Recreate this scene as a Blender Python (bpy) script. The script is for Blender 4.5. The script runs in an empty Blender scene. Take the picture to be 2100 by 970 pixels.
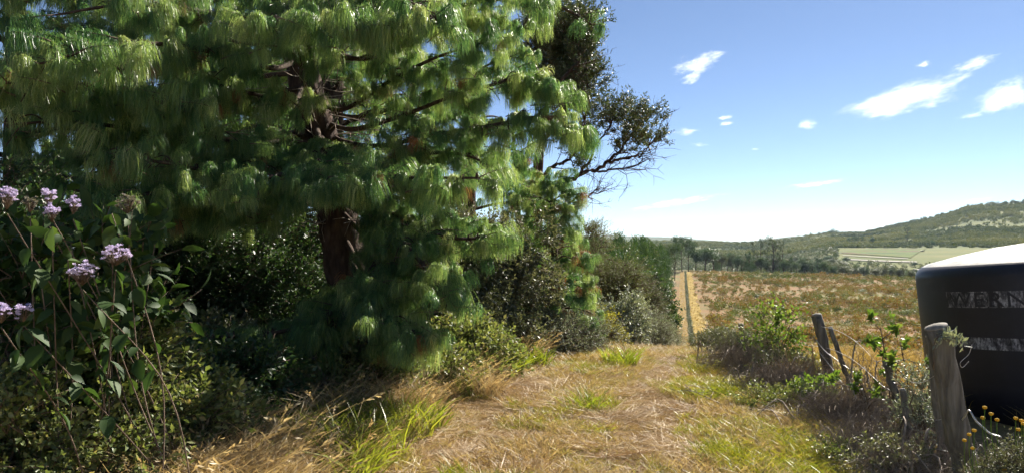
import bpy, math, random
import numpy as np
from mathutils import Vector, Matrix, Euler

R = math.radians
rng = np.random.default_rng(7)
random.seed(7)
sc = bpy.context.scene
COL = sc.collection

# ------------------------------------------------------------------ camera
CAMZ = 1.6
FPX = 1445.0                      # focal length in pixels of the 2100 px wide photograph
cam_d = bpy.data.cameras.new('camera')
cam_d.sensor_width = 36.0
cam_d.lens = 36.0 * FPX / 2100.0
cam_d.clip_start = 0.05
cam_d.clip_end = 60000
cam = bpy.data.objects.new('camera', cam_d)
COL.objects.link(cam)
cam.location = (0, 0, CAMZ)
cam.rotation_euler = (R(90.6), 0, 0)
sc.camera = cam

# ------------------------------------------------------------------ sky and sun
SUN_AZ, SUN_EL = R(39), R(39)     # azimuth clockwise from +Y (straight ahead)
w = bpy.data.worlds.new('World')
sc.world = w
w.use_nodes = True
nt = w.node_tree
bg = nt.nodes['Background']
sky = nt.nodes.new('ShaderNodeTexSky')
sky.sky_type = 'NISHITA'
sky.sun_disc = False
sky.sun_elevation = SUN_EL
sky.sun_rotation = SUN_AZ
sky.altitude = 2200
sky.air_density = 0.7
sky.dust_density = 0.25
sky.ozone_density = 1.0
nt.links.new(sky.outputs[0], bg.inputs[0])
bg.inputs[1].default_value = 0.05
S = Vector((math.sin(SUN_AZ) * math.cos(SUN_EL), math.cos(SUN_AZ) * math.cos(SUN_EL), math.sin(SUN_EL)))
sl = bpy.data.lights.new('sun', 'SUN')
sl.energy = 5.0
sl.angle = R(0.53)
sl.color = (1.0, 0.93, 0.82)
so = bpy.data.objects.new('sun', sl)
so.rotation_euler = S.to_track_quat('Z', 'Y').to_euler()
so.location = (0, 0, 50)
COL.objects.link(so)
sc.view_settings.view_transform = 'Standard'
sc.view_settings.look = 'None'
sc.view_settings.exposure = 1.6
sc.view_settings.gamma = 1.0
sc.view_settings.use_curve_mapping = False
sc.render.engine = 'CYCLES'
sc.cycles.use_denoising = True
sc.cycles.use_adaptive_sampling = True
sc.cycles.adaptive_threshold = 0.03
sc.cycles.use_light_tree = False
sc.cycles.max_bounces = 4
sc.cycles.diffuse_bounces = 2
sc.cycles.transmission_bounces = 3
sc.cycles.transparent_max_bounces = 8
sc.cycles.volume_bounces = 0
sc.cycles.sample_clamp_indirect = 4.0

# ------------------------------------------------------------------ helpers
def P(x, y, D):
    """point at depth D metres in front of the camera, seen at pixel (x, y) of the photograph"""
    return np.array([(x - 1050) / FPX * D, D, CAMZ + (500 - y) / FPX * D])

TC, TS = math.cos(R(13.6)), math.sin(R(13.6))
def uv(x, y):                     # along / right of the track
    return x * TS + y * TC, x * TC - y * TS
def xy(u, v):
    return u * TS + v * TC, u * TC - v * TS

HU = np.array([-60, -20, 0, 6, 10, 12, 15, 20, 26, 40, 70, 110, 160, 210, 280, 350, 410, 450, 520, 650, 900])
HZ = np.array([1.5, .4, 0, 0, -.05, -.16, -.6, -1.6, -2.6, -5, -9.5, -14.2, -16.8, -17.5, -16.8, -15.5, -14.4, -14.6, -18, -25, -30])
RPX = np.array([900, 1400, 1500, 1560, 1650, 1700, 1770, 1850, 1940, 1985, 2100, 2400])
RPY = np.array([494, 496, 498, 497, 488, 482, 480, 465, 448, 435, 430, 428])
FPXX = np.array([600, 1380, 1420, 1470, 1500, 1525, 1560, 1620, 2400])
FPYY = np.array([470, 486, 489, 493, 497, 499, 492, 486, 470])
_a, _b = HU, HZ
def smooth(t):
    t = np.clip(t, 0, 1)
    return t * t * (3 - 2 * t)
def nz(x, y, s, k=0.0):           # cheap smooth pseudo noise in -1..1
    return (np.sin(x / s * 1.0 + 1.3 + k) * np.cos(y / s * 1.3 + .7 * k) + np.sin(x / s * 2.3 + y / s * 1.7 + k * 2.1) * .5
            + np.sin(-x / s * 3.9 + y / s * 4.3 + k) * .25) / 1.75
def near_z(x, y):
    u, v = uv(x, y)
    z = (np.interp(u, HU, HZ) + np.interp(u + 1.5, HU, HZ) + np.interp(u - 1.5, HU, HZ)) / 3
    z = z - 0.025 * np.clip(v - 5, 0, 400) * smooth((u - 60) / 120)
    z = z + .02 * np.clip(-v - 6, 0, 60)
    z = z + .035 * nz(x, y, .9) * smooth((u + 3) / 6) + .25 * nz(x, y, 14) * smooth((u - 25) / 30)
    # wheel ruts
    g = np.exp(-((v + 1.75) / .28) ** 2) + np.exp(-((v + .3) / .28) ** 2)
    z = z - .05 * g
    return z
def ridge(x, y):
    px = 1050 + FPX * x / np.maximum(y, 1)
    return CAMZ + (500 - np.interp(px, RPX, RPY)) / FPX * 1800
def far_z(x, y):
    r = np.hypot(x, y)
    px = 1050 + FPX * x / np.maximum(y, 1)
    zr = ridge(x, y)
    f = smooth((px - 1560) / 160)
    z6 = -25.0
    z85 = -20 + 9 * f
    z10 = -17 + 13 * f
    t = np.clip((r - 1000) / 800, 0, 1)
    zz = np.where(r < 850, z6 + (z85 - z6) * (r - 600) / 250, np.where(r < 1000, z85 + (z10 - z85) * (r - 850) / 150, z10 + (zr - z10) * (t * .35 + .65 * t ** 1.6)))
    zz = zz + nz(x, y, 130) * 5 * smooth((r - 1050) / 200) * smooth((1750 - r) / 200)
    zz = np.where(r > 1800, zr - (r - 1800) * .12, zz)
    return zz
def terrain(x, y):
    x = np.asarray(x, float); y = np.asarray(y, float)
    r = np.hypot(x, y)
    k = smooth((r - 470) / 150)
    return near_z(x, y) * (1 - k) + far_z(x, y) * k

def make_mesh(name, V, F, mats=(), rnd=None, fmat=None, smoothf=False):
    """V (n,3); F list of index arrays with 3 or 4 columns"""
    me = bpy.data.meshes.new(name)
    V = np.ascontiguousarray(V, dtype=np.float32)
    me.vertices.add(len(V)); me.vertices.foreach_set('co', V.ravel())
    F = [np.asarray(f, dtype=np.int32) for f in F if len(f)]
    nl = sum(f.size for f in F); nf = sum(len(f) for f in F)
    me.loops.add(nl); me.polygons.add(nf)
    me.loops.foreach_set('vertex_index', np.concatenate([f.ravel() for f in F]))
    tot = np.concatenate([np.full(len(f), f.shape[1], np.int32) for f in F])
    st = np.concatenate([[0], np.cumsum(tot)[:-1]]).astype(np.int32)
    me.polygons.foreach_set('loop_start', st)
    me.polygons.foreach_set('loop_total', tot)
    if fmat is not None:
        me.polygons.foreach_set('material_index', np.asarray(fmat, dtype=np.int32))
    if smoothf:
        me.polygons.foreach_set('use_smooth', np.ones(nf, dtype=bool))
    for m in mats:
        me.materials.append(m)
    if rnd is not None:
        a = me.attributes.new('rnd', 'FLOAT', 'POINT')
        a.data.foreach_set('value', np.ascontiguousarray(rnd, dtype=np.float32))
    me.update(calc_edges=True)
    me.validate()
    return me

class MB:
    """collects pieces of geometry for one mesh"""
    def __init__(s):
        s.V = []; s.Q = []; s.T = []; s.qm = []; s.tm = []; s.r = []; s.n = 0
    def add(s, V, Q=None, T=None, m=0, rnd=None):
        V = np.asarray(V, float).reshape(-1, 3)
        s.V.append(V)
        s.r.append(np.full(len(V), .5) if rnd is None else np.broadcast_to(np.asarray(rnd, float), (len(V),)))
        if Q is not None and len(Q): s.Q.append(np.asarray(Q) + s.n); s.qm.append(np.full(len(Q), m))
        if T is not None and len(T): s.T.append(np.asarray(T) + s.n); s.tm.append(np.full(len(T), m))
        s.n += len(V)
        return s
    def mesh(s, name, mats, smoothf=False):
        F = []; fm = []
        if s.Q: F.append(np.concatenate(s.Q)); fm.append(np.concatenate(s.qm))
        if s.T: F.append(np.concatenate(s.T)); fm.append(np.concatenate(s.tm))
        return make_mesh(name, np.concatenate(s.V), F, mats, np.concatenate(s.r), np.concatenate(fm), smoothf)
    def obj(s, name, mats, parent=None, smoothf=False):
        if not isinstance(mats, (list, tuple)): mats = [mats]
        return link(bpy.data.objects.new(name, s.mesh(name, mats, smoothf)), parent)

def link(o, parent=None):
    COL.objects.link(o)
    if parent is not None: o.parent = parent
    return o
def tag(o, label=None, cat=None, group=None, kind=None):
    if label: o['label'] = label
    if cat: o['category'] = cat
    if group: o['group'] = group
    if kind: o['kind'] = kind
    return o
def thing(name, label, cat, loc=(0, 0, 0), group=None, rz=0):
    o = bpy.data.objects.new(name, None)
    o.empty_display_size = .1
    o.location = [float(c) for c in loc]; o.rotation_euler = (0, 0, rz)
    COL.objects.link(o)
    return tag(o, label, cat, group)
def unit(a):
    a = np.asarray(a, float)
    return a / np.maximum(np.linalg.norm(a, axis=-1, keepdims=True), 1e-9)
def rdir(n, g=None):
    g = g or rng
    return unit(g.normal(size=(n, 3)))

def tube(mb, pts, rad, sides=6, m=0, rnd=.5, rough=0.0, groove=0.0):
    pts = np.asarray(pts, float); n = len(pts)
    rad = np.broadcast_to(np.asarray(rad, float), (n,))
    d = np.gradient(pts, axis=0); d = unit(d)
    ref = np.array([0, 0, 1.0]) if abs(d[0, 2]) < .9 else np.array([1.0, 0, 0])
    a = unit(np.cross(d, ref)); b = np.cross(d, a)
    ang = np.linspace(0, 2 * np.pi, sides, endpoint=False)
    rr = rad[:, None] * (1 + rough * rng.uniform(-1, 1, (n, sides)))
    if groove: rr = rr * (1 - groove * (rng.uniform(0, 1, (1, sides)) ** 2 + .3 * rng.uniform(0, 1, (n, sides)) ** 3))
    V = pts[:, None] + rr[..., None] * (np.cos(ang)[None, :, None] * a[:, None] + np.sin(ang)[None, :, None] * b[:, None])
    i = np.arange(n - 1)[:, None] * sides; j = np.arange(sides)[None]; k = (j + 1) % sides
    Q = np.stack([i + j, i + k, i + sides + k, i + sides + j], -1).reshape(-1, 4)
    V = V.reshape(-1, 3)
    V = np.concatenate([V, pts[-1:] + d[-1:] * rad[-1] * .3, pts[:1]])
    top = (n - 1) * sides
    T = [[top + q, top + (q + 1) % sides, n * sides] for q in range(sides)] + [[(q + 1) % sides, q, n * sides + 1] for q in range(sides)]
    mb.add(V, Q, T, m, rnd)
def cat_rom(pts, k=6):
    p = np.asarray(pts, float)
    p = np.concatenate([[2 * p[0] - p[1]], p, [2 * p[-1] - p[-2]]])
    out = []
    t = np.linspace(0, 1, k, endpoint=False)[:, None]
    for i in range(1, len(p) - 2):
        a, b, c, d = p[i - 1], p[i], p[i + 1], p[i + 2]
        out.append(.5 * (2 * b + (c - a) * t + (2 * a - 5 * b + 4 * c - d) * t ** 2 + (3 * b - a - 3 * c + d) * t ** 3))
    out.append(p[-2:-1])
    return np.concatenate(out)

def ribbons(mb, Pts, side, wid, m=0, rnd=None):
    """Pts (N,k,3), side (N,3) or (N,k,3), wid (k,) or (N,k)"""
    N, k, _ = Pts.shape
    if side.ndim == 2: side = side[:, None]
    wid = np.broadcast_to(wid, (N, k))[..., None] * .5
    V = np.stack([Pts - side * wid, Pts + side * wid], 2).reshape(-1, 3)
    b = (np.arange(N) * 2 * k)[:, None] + np.arange(k - 1)[None] * 2
    Q = np.stack([b, b + 1, b + 3, b + 2], -1).reshape(-1, 4)
    r = rng.uniform(0, 1, N) if rnd is None else rnd
    mb.add(V, Q, None, m, np.repeat(np.broadcast_to(r, (N,)), 2 * k))
def leaves(mb, base, d, nrm, L, W, m=0, rnd=None, fold=.25, big=False):
    """folded leaves: small = 2 triangles, big = 12 triangles with a curved midrib"""
    base = np.asarray(base, float); N = len(base)
    d = unit(d); nrm = unit(nrm - d * np.sum(nrm * d, -1, keepdims=True)); s = np.cross(d, nrm)
    L = np.broadcast_to(L, (N,))[:, None]; W = np.broadcast_to(W, (N,))[:, None]
    r = rng.uniform(0, 1, N) if rnd is None else np.broadcast_to(rnd, (N,))
    if not big:
        mid = base + d * L * .45
        V = np.stack([base, mid - s * W * .5 + nrm * W * fold, base + d * L, mid + s * W * .5 + nrm * W * fold], 1).reshape(-1, 3)
        b = np.arange(N)[:, None] * 4
        T = np.concatenate([b + np.array([[0, 2, 1]]), b + np.array([[0, 3, 2]])])
        mb.add(V, None, T, m, np.repeat(r, 4))
    else:
        t = np.array([0, .25, .55, .82, 1.0]); wd = np.array([.12, .85, 1.0, .55, .03]); cu = -.35 * t ** 2
        mid = base[:, None] + d[:, None] * (L * t)[..., None] + nrm[:, None] * (L * cu)[..., None]
        off = s[:, None] * (W * wd * .5)[..., None]; up = nrm[:, None] * (W * wd * fold * .5)[..., None]
        V = np.stack([mid - off + up, mid, mid + off + up], 2).reshape(-1, 3)
        b = (np.arange(N) * 15)[:, None] + np.arange(4)[None] * 3
        Q = np.concatenate([np.stack([b, b + 1, b + 4, b + 3], -1).reshape(-1, 4), np.stack([b + 1, b + 2, b + 5, b + 4], -1).reshape(-1, 4)])
        mb.add(V, Q, None, m, np.repeat(r, 15))

# ---- scatter of alike pieces through one node tree (only for what is kind = stuff)
def scatter(name, pts, protos, parent=None, scl=1.0, rot=None, idx=None, label=None, cat=None, kind='stuff'):
    pts = np.asarray(pts, float); n = len(pts)
    me = bpy.data.meshes.new(name)
    me.vertices.add(n); me.vertices.foreach_set('co', np.ascontiguousarray(pts, np.float32).ravel())
    scl = np.broadcast_to(scl, (n,)); rot = np.zeros((n, 3)) if rot is None else rot
    idx = rng.integers(0, len(protos), n) if idx is None else idx
    a = me.attributes.new('scl', 'FLOAT', 'POINT'); a.data.foreach_set('value', np.ascontiguousarray(scl, np.float32))
    a = me.attributes.new('rot', 'FLOAT_VECTOR', 'POINT'); a.data.foreach_set('vector', np.ascontiguousarray(rot, np.float32).ravel())
    a = me.attributes.new('idx', 'INT', 'POINT'); a.data.foreach_set('value', np.ascontiguousarray(idx, np.int32))
    o = link(bpy.data.objects.new(name, me), parent)
    ng = bpy.data.node_groups.new('scatter_' + name, 'GeometryNodeTree')
    ng.interface.new_socket('Geometry', in_out='INPUT', socket_type='NodeSocketGeometry')
    ng.interface.new_socket('Geometry', in_out='OUTPUT', socket_type='NodeSocketGeometry')
    N, Lk = ng.nodes, ng.links
    gi = N.new('NodeGroupInput'); go = N.new('NodeGroupOutput')
    ip = N.new('GeometryNodeInstanceOnPoints'); ip.inputs['Pick Instance'].default_value = True
    g2i = N.new('GeometryNodeGeometryToInstance')
    for p in protos[::-1]:
        oi = N.new('GeometryNodeObjectInfo'); oi.inputs['Object'].default_value = p; oi.inputs['As Instance'].default_value = False
        Lk.new(oi.outputs['Geometry'], g2i.inputs[0])
    def att(nm, t):
        q = N.new('GeometryNodeInputNamedAttribute'); q.data_type = t; q.inputs['Name'].default_value = nm
        return q.outputs['Attribute']
    e2r = N.new('FunctionNodeEulerToRotation'); Lk.new(att('rot', 'FLOAT_VECTOR'), e2r.inputs[0])
    Lk.new(gi.outputs[0], ip.inputs['Points']); Lk.new(g2i.outputs[0], ip.inputs['Instance'])
    Lk.new(att('idx', 'INT'), ip.inputs['Instance Index']); Lk.new(e2r.outputs[0], ip.inputs['Rotation'])
    Lk.new(att('scl', 'FLOAT'), ip.inputs['Scale'])
    Lk.new(ip.outputs[0], go.inputs[0])
    md = o.modifiers.new('scatter', 'NODES'); md.node_group = ng
    return tag(o, label, cat, kind=kind)
def proto(mb, name, mats):
    return bpy.data.objects.new('piece_' + name, mb.mesh(name, mats))
def spin(n, tilt=.3):
    return np.stack([rng.normal(0, tilt, n), rng.normal(0, tilt, n), rng.uniform(0, 6.283, n)], 1)

# ------------------------------------------------------------------ materials
def new_mat(name):
    m = bpy.data.materials.new(name); m.use_nodes = True
    t = m.node_tree; t.nodes.clear()
    out = t.nodes.new('ShaderNodeOutputMaterial')
    return m, t, out
def ramp(t, fac, stops):
    r = t.nodes.new('ShaderNodeValToRGB')
    els = r.color_ramp.elements
    while len(els) < len(stops): els.new(.5)
    for e, (p, c) in zip(els, stops):
        e.position = p; e.color = (*c, 1)
    t.links.new(fac, r.inputs[0])
    return r.outputs[0]
def noise(t, scale, detail=4, vec=None, rough=.6, dist=0.0):
    n = t.nodes.new('ShaderNodeTexNoise'); n.inputs['Scale'].default_value = scale
    n.inputs['Detail'].default_value = detail; n.inputs['Roughness'].default_value = rough; n.inputs['Distortion'].default_value = dist
    if vec is not None: t.links.new(vec, n.inputs['Vector'])
    return n.outputs['Fac']
def pos(t, scale=None):
    g = t.nodes.new('ShaderNodeNewGeometry')
    o = g.outputs['Position']
    if scale is not None:
        mp = t.nodes.new('ShaderNodeMapping'); mp.inputs['Scale'].default_value = scale
        t.links.new(o, mp.inputs[0]); o = mp.outputs[0]
    return o
def math_(t, op, a, b=None, clamp=False):
    n = t.nodes.new('ShaderNodeMath'); n.operation = op; n.use_clamp = clamp
    for i, v in enumerate((a, b)):
        if v is None: continue
        if isinstance(v, (int, float)): n.inputs[i].default_value = v
        else: t.links.new(v, n.inputs[i])
    return n.outputs[0]
def mixc(t, fac, a, b, blend='MIX'):
    n = t.nodes.new('ShaderNodeMix'); n.data_type = 'RGBA'; n.blend_type = blend
    for i, v in ((0, fac), (6, a), (7, b)):
        if isinstance(v, (int, float)): n.inputs[i].default_value = v
        elif isinstance(v, tuple): n.inputs[i].default_value = (*v, 1)
        else: t.links.new(v, n.inputs[i])
    return n.outputs[2]
def leaf_mat(name, stops, tr=.4, rough=.45, spec=.5, tint=(1.0, 1.0, .55), wob=.35, patch=None, pw=.45):
    """leaf: colour from each piece's own number and each instance's; part of the light passes through"""
    m, t, out = new_mat(name)
    a = t.nodes.new('ShaderNodeAttribute'); a.attribute_name = 'rnd'
    oi = t.nodes.new('ShaderNodeObjectInfo')
    f = math_(t, 'ADD', math_(t, 'MULTIPLY', a.outputs['Fac'], 1 - wob), math_(t, 'MULTIPLY', oi.outputs['Random'], wob))
    if patch:
        n = noise(t, patch, 3, pos(t))
        f = math_(t, 'ADD', math_(t, 'MULTIPLY', f, 1 - pw), math_(t, 'MULTIPLY', math_(t, 'SUBTRACT', math_(t, 'MULTIPLY', n, 2.2), .6, True), pw))
    c = ramp(t, f, stops)
    pb = t.nodes.new('ShaderNodeBsdfPrincipled')
    pb.inputs['Roughness'].default_value = rough
    pb.inputs['Specular IOR Level'].default_value = spec
    t.links.new(c, pb.inputs['Base Color'])
    tl = t.nodes.new('ShaderNodeBsdfTranslucent')
    t.links.new(mixc(t, 1.0, c, tint, 'MULTIPLY'), tl.inputs[0])
    mx = t.nodes.new('ShaderNodeMixShader'); mx.inputs[0].default_value = tr
    t.links.new(pb.outputs[0], mx.inputs[1]); t.links.new(tl.outputs[0], mx.inputs[2])
    t.links.new(mx.outputs[0], out.inputs[0])
    return m
def bump(t, h, strength=.5, dist=.02):
    b = t.nodes.new('ShaderNodeBump'); b.inputs['Strength'].default_value = strength; b.inputs['Distance'].default_value = dist
    t.links.new(h, b.inputs['Height'])
    return b.outputs[0]
def solid_mat(name, stops, scale=8, rough=.85, spec=.3, bmp=.5, bdist=.02, stretch=None, detail=6):
    m, t, out = new_mat(name)
    tc = t.nodes.new('ShaderNodeTexCoord'); v = tc.outputs['Object']
    if stretch is not None:
        mp = t.nodes.new('ShaderNodeMapping'); mp.inputs['Scale'].default_value = stretch
        t.links.new(v, mp.inputs[0]); v = mp.outputs[0]
    n = noise(t, scale, detail, v)
    pb = t.nodes.new('ShaderNodeBsdfPrincipled')
    t.links.new(ramp(t, n, stops), pb.inputs['Base Color'])
    pb.inputs['Roughness'].default_value = rough; pb.inputs['Specular IOR Level'].default_value = spec
    if bmp: t.links.new(bump(t, n, bmp, bdist), pb.inputs['Normal'])
    t.links.new(pb.outputs[0], out.inputs[0])
    return m

M = {}
M['needle'] = leaf_mat('needle', [(.0, (.035, .105, .055)), (.4, (.11, .225, .085)), (.7, (.30, .40, .15)), (.97, (.54, .56, .34)), (1, (.44, .25, .11))], tr=.58, rough=.36, spec=.65, wob=.5)
M['needle_far'] = leaf_mat('needle_far', [(0, (.025, .055, .018)), (.6, (.055, .105, .03)), (1, (.12, .17, .05))], tr=.3, rough=.45)
M['bark'] = solid_mat('bark', [(.3, (.018, .012, .010)), (.5, (.06, .04, .032)), (.75, (.13, .09, .07))], 11, .95, .15, 1.0, .04, (1, 1, .28))
M['twig'] = solid_mat('twig', [(.3, (.07, .05, .035)), (.7, (.20, .15, .11))], 20, .9, .2, .3, .005)
M['bough'] = solid_mat('pine_bough', [(.3, (.025, .018, .014)), (.7, (.10, .07, .052))], 16, .95, .15, .5, .01)
M['dead'] = solid_mat('dead_twig', [(.3, (.13, .105, .085)), (.7, (.40, .34, .28))], 14, .9, .2, .3, .005)
M['stalk'] = solid_mat('dry_stalk', [(.3, (.26, .17, .08)), (.7, (.46, .34, .18))], 14, .8, .3, .2, .004)
M['olive'] = leaf_mat('leaf_olive', [(0, (.04, .055, .025)), (.6, (.10, .12, .05)), (1, (.19, .20, .10))], tr=.3, rough=.45)
M['greygreen'] = leaf_mat('leaf_greygreen', [(0, (.06, .07, .04)), (.6, (.14, .15, .085)), (1, (.26, .26, .16))], tr=.3, rough=.5)
M['silver'] = leaf_mat('leaf_silver', [(0, (.13, .16, .11)), (.6, (.26, .29, .21)), (1, (.42, .44, .34))], tr=.25, rough=.5)
M['glossy'] = leaf_mat('leaf_glossy', [(0, (.02, .05, .018)), (.6, (.045, .09, .03)), (1, (.10, .15, .05))], tr=.4, rough=.42, spec=.5)
M['bright'] = leaf_mat('leaf_bright', [(0, (.07, .13, .02)), (.6, (.14, .22, .04)), (1, (.26, .30, .07))], tr=.5, rough=.42, spec=.4)
M['yellowgreen'] = leaf_mat('leaf_yellowgreen', [(0, (.12, .13, .02)), (.6, (.25, .23, .04)), (1, (.40, .33, .07))], tr=.45, rough=.5)
M['bigleaf'] = leaf_mat('leaf_large_soft', [(0, (.018, .042, .013)), (.6, (.04, .08, .02)), (1, (.09, .135, .035))], tr=.4, rough=.6, spec=.3)
M['bramble'] = leaf_mat('leaf_bramble', [(0, (.07, .10, .035)), (.5, (.16, .20, .06)), (.85, (.30, .30, .12)), (1, (.42, .30, .14))], tr=.42, rough=.45)
M['darkleaf'] = leaf_mat('leaf_dark', [(0, (.03, .048, .022)), (.6, (.065, .09, .038)), (1, (.14, .16, .07))], tr=.3, rough=.42)
M['wattle'] = leaf_mat('leaf_wattle', [(0, (.07, .09, .03)), (.6, (.15, .185, .06)), (1, (.25, .27, .11))], tr=.25, rough=.6)
M['midgreen'] = leaf_mat('leaf_midgreen', [(0, (.035, .065, .02)), (.6, (.075, .125, .04)), (1, (.14, .20, .07))], tr=.3, rough=.45)
M['straw'] = leaf_mat('grass_straw', [(0, (.20, .13, .07)), (.4, (.38, .28, .15)), (.8, (.52, .42, .24)), (1, (.62, .53, .34))], tr=.4, rough=.5, spec=.4, tint=(1, .9, .6))
M['litter'] = leaf_mat('straw_litter', [(0, (.20, .125, .07)), (.4, (.38, .265, .14)), (.8, (.50, .39, .21)), (1, (.62, .52, .32))], tr=.2, rough=.55, spec=.4, tint=(1, .85, .6))
M['grass'] = leaf_mat('grass_green', [(0, (.13, .17, .02)), (.5, (.26, .27, .035)), (.85, (.38, .33, .06)), (1, (.48, .37, .12))], tr=.45, rough=.42, spec=.5, tint=(1, 1, .4))
M['stubble'] = leaf_mat('grass_stubble', [(0, (.15, .09, .055)), (.3, (.32, .21, .12)), (.55, (.46, .35, .20)), (.7, (.38, .31, .12)), (.85, (.26, .27, .07)), (1, (.34, .34, .11))], tr=.35, rough=.5, spec=.4, tint=(1, 1, .5), wob=.25, patch=1.1)
M['grassy'] = leaf_mat('grass_bright', [(0, (.13, .19, .025)), (.6, (.25, .29, .045)), (1, (.40, .38, .09))], tr=.5, rough=.4, spec=.5, tint=(1, 1, .4))
M['goldgrass'] = leaf_mat('grass_gold', [(0, (.22, .17, .05)), (.5, (.36, .26, .09)), (1, (.50, .39, .17))], tr=.4, rough=.5, tint=(1, .9, .5))
M['heath'] = leaf_mat('heath', [(.12, (.06, .08, .025)), (.3, (.12, .155, .045)), (.44, (.19, .20, .06)), (.52, (.24, .15, .06)), (.6, (.31, .16, .065)), (.68, (.28, .24, .06)), (.8, (.16, .19, .05)), (.95, (.36, .36, .24))], tr=.25, rough=.7, spec=.2, patch=.028, pw=.62)
M['lilac'] = leaf_mat('petal_lilac', [(0, (.48, .43, .62)), (.6, (.68, .63, .78)), (1, (.82, .78, .85))], tr=.4, rough=.7, spec=.2, tint=(1, .9, 1))
M['seed'] = leaf_mat('petal_withered', [(0, (.16, .15, .12)), (1, (.32, .30, .28))], tr=.3, rough=.8, spec=.1)
M['yellow'] = leaf_mat('petal_yellow', [(0, (.55, .32, .02)), (1, (.72, .5, .06))], tr=.3, rough=.6, spec=.2)
M['post'] = solid_mat('weathered_post', [(.25, (.045, .042, .038)), (.5, (.15, .14, .12)), (.75, (.28, .265, .235))], 22, .9, .25, 1.0, .03, (1, 1, .10))
M['postend'] = solid_mat('post_end_grain', [(.3, (.14, .13, .11)), (.7, (.30, .28, .25))], 30, .9, .2, .4, .005)
M['wire'] = solid_mat('wire', [(.3, (.30, .30, .30)), (.7, (.55, .55, .54))], 30, .45, .6, 0)
M['wire'].node_tree.nodes['Principled BSDF'].inputs['Metallic'].default_value = .5

# ground: red-brown soil with straw, gold and green by place
def ground_mat():
    m, t, out = new_mat('ground_soil')
    p = pos(t)
    n1 = noise(t, .9, 6, p); n2 = noise(t, 14, 5, p); n3 = noise(t, .03, 4, p)
    near = ramp(t, n2, [(.25, (.10, .065, .04)), (.5, (.24, .15, .08)), (.75, (.36, .25, .13))])
    near = mixc(t, math_(t, 'MULTIPLY', n1, .6), near, (.20, .18, .05))
    farc = ramp(t, n3, [(.3, (.09, .085, .025)), (.45, (.17, .09, .035)), (.6, (.11, .105, .03)), (.75, (.22, .145, .04))])
    sx = t.nodes.new('ShaderNodeSeparateXYZ'); t.links.new(p, sx.inputs[0])
    f = math_(t, 'MULTIPLY', math_(t, 'SUBTRACT', sx.outputs[1], 25.0), .02, True)
    c = mixc(t, f, near, farc)
    pb = t.nodes.new('ShaderNodeBsdfPrincipled'); pb.inputs['Roughness'].default_value = .95; pb.inputs['Specular IOR Level'].default_value = .15
    t.links.new(c, pb.inputs['Base Color'])
    t.links.new(bump(t, n2, .7, .03), pb.inputs['Normal'])
    t.links.new(pb.outputs[0], out.inputs[0])
    return m
M['ground'] = ground_mat()
M['path'] = solid_mat('path_mown', [(.3, (.13, .085, .035)), (.5, (.20, .14, .055)), (.7, (.26, .19, .07))], .8, .95, .1, .5, .05, None, 8)
M['break'] = solid_mat('firebreak_mown', [(.3, (.17, .13, .035)), (.5, (.25, .18, .05)), (.7, (.32, .24, .07))], .5, .95, .1, .5, .05, None, 8)
M['hill'] = solid_mat('hill_cover', [(.3, (.06, .08, .025)), (.5, (.10, .115, .035)), (.7, (.15, .14, .05))], .012, .95, .1, 0, .05, None, 8)
M['farhill'] = solid_mat('far_hill_cover', [(.3, (.06, .08, .04)), (.7, (.10, .11, .05))], .006, .95, .1, 0, .05, None, 6)
M['meadow'] = solid_mat('meadow', [(.38, (.05, .08, .018)), (.5, (.085, .115, .022)), (.6, (.09, .07, .03))], .03, .95, .1, 0, .05, None, 6)
M['road'] = solid_mat('gravel_road', [(.3, (.24, .22, .19)), (.7, (.34, .32, .28))], .2, .95, .1, 0)

# ------------------------------------------------------------------ ground, paths, hills
def polar(name, r, az, zf, mat):
    rr, aa = np.meshgrid(r, az, indexing='ij')
    x = rr * np.sin(aa); y = rr * np.cos(aa)
    V = np.stack([x, y, zf(x, y)], -1).reshape(-1, 3)
    n, k = rr.shape
    i = np.arange(n - 1)[:, None] * k + np.arange(k - 1)[None]
    Q = np.stack([i, i + 1, i + k + 1, i + k], -1).reshape(-1, 4)
    mb = MB().add(V, Q[:, ::-1])
    return tag(mb.obj(name, mat, smoothf=True), kind='structure')
az_full = np.concatenate([np.linspace(-math.pi, R(-50), 40), np.linspace(R(-48), R(48), 260), np.linspace(R(50), math.pi, 40)])
r_g = np.concatenate([[0.01], np.geomspace(1.0, 14, 90), np.geomspace(14.5, 700, 150), np.geomspace(800, 5500, 12)])
def gz(x, y):
    z = terrain(x, y)
    r = np.hypot(x, y)
    return np.where(r > 690, np.minimum(z, -26 - (r - 690) * .002), z)
polar('ground', r_g, az_full, gz, M['ground'])
polar('hill', np.concatenate([np.linspace(640, 1800, 90), np.linspace(1850, 2300, 8)]), np.linspace(R(-20), R(50), 300), lambda x, y: terrain(x, y) + .3 * smooth((np.hypot(x, y) - 640) / 40) - .5 * smooth((680 - np.hypot(x, y)) / 40), M['hill'])
def farz(x, y):
    r = np.hypot(x, y)
    px = 1050 + FPX * x / np.maximum(y, 1)
    zr = CAMZ + (500 - np.interp(px, FPXX, FPYY)) / FPX * 4600 + nz(x, y, 300) * 3
    return -30 + (zr + 30) * smooth((r - 2600) / 2200)
polar('distant_hill', np.linspace(2500, 5200, 40), np.linspace(R(-25), R(50), 160), farz, M['farhill'])

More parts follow.
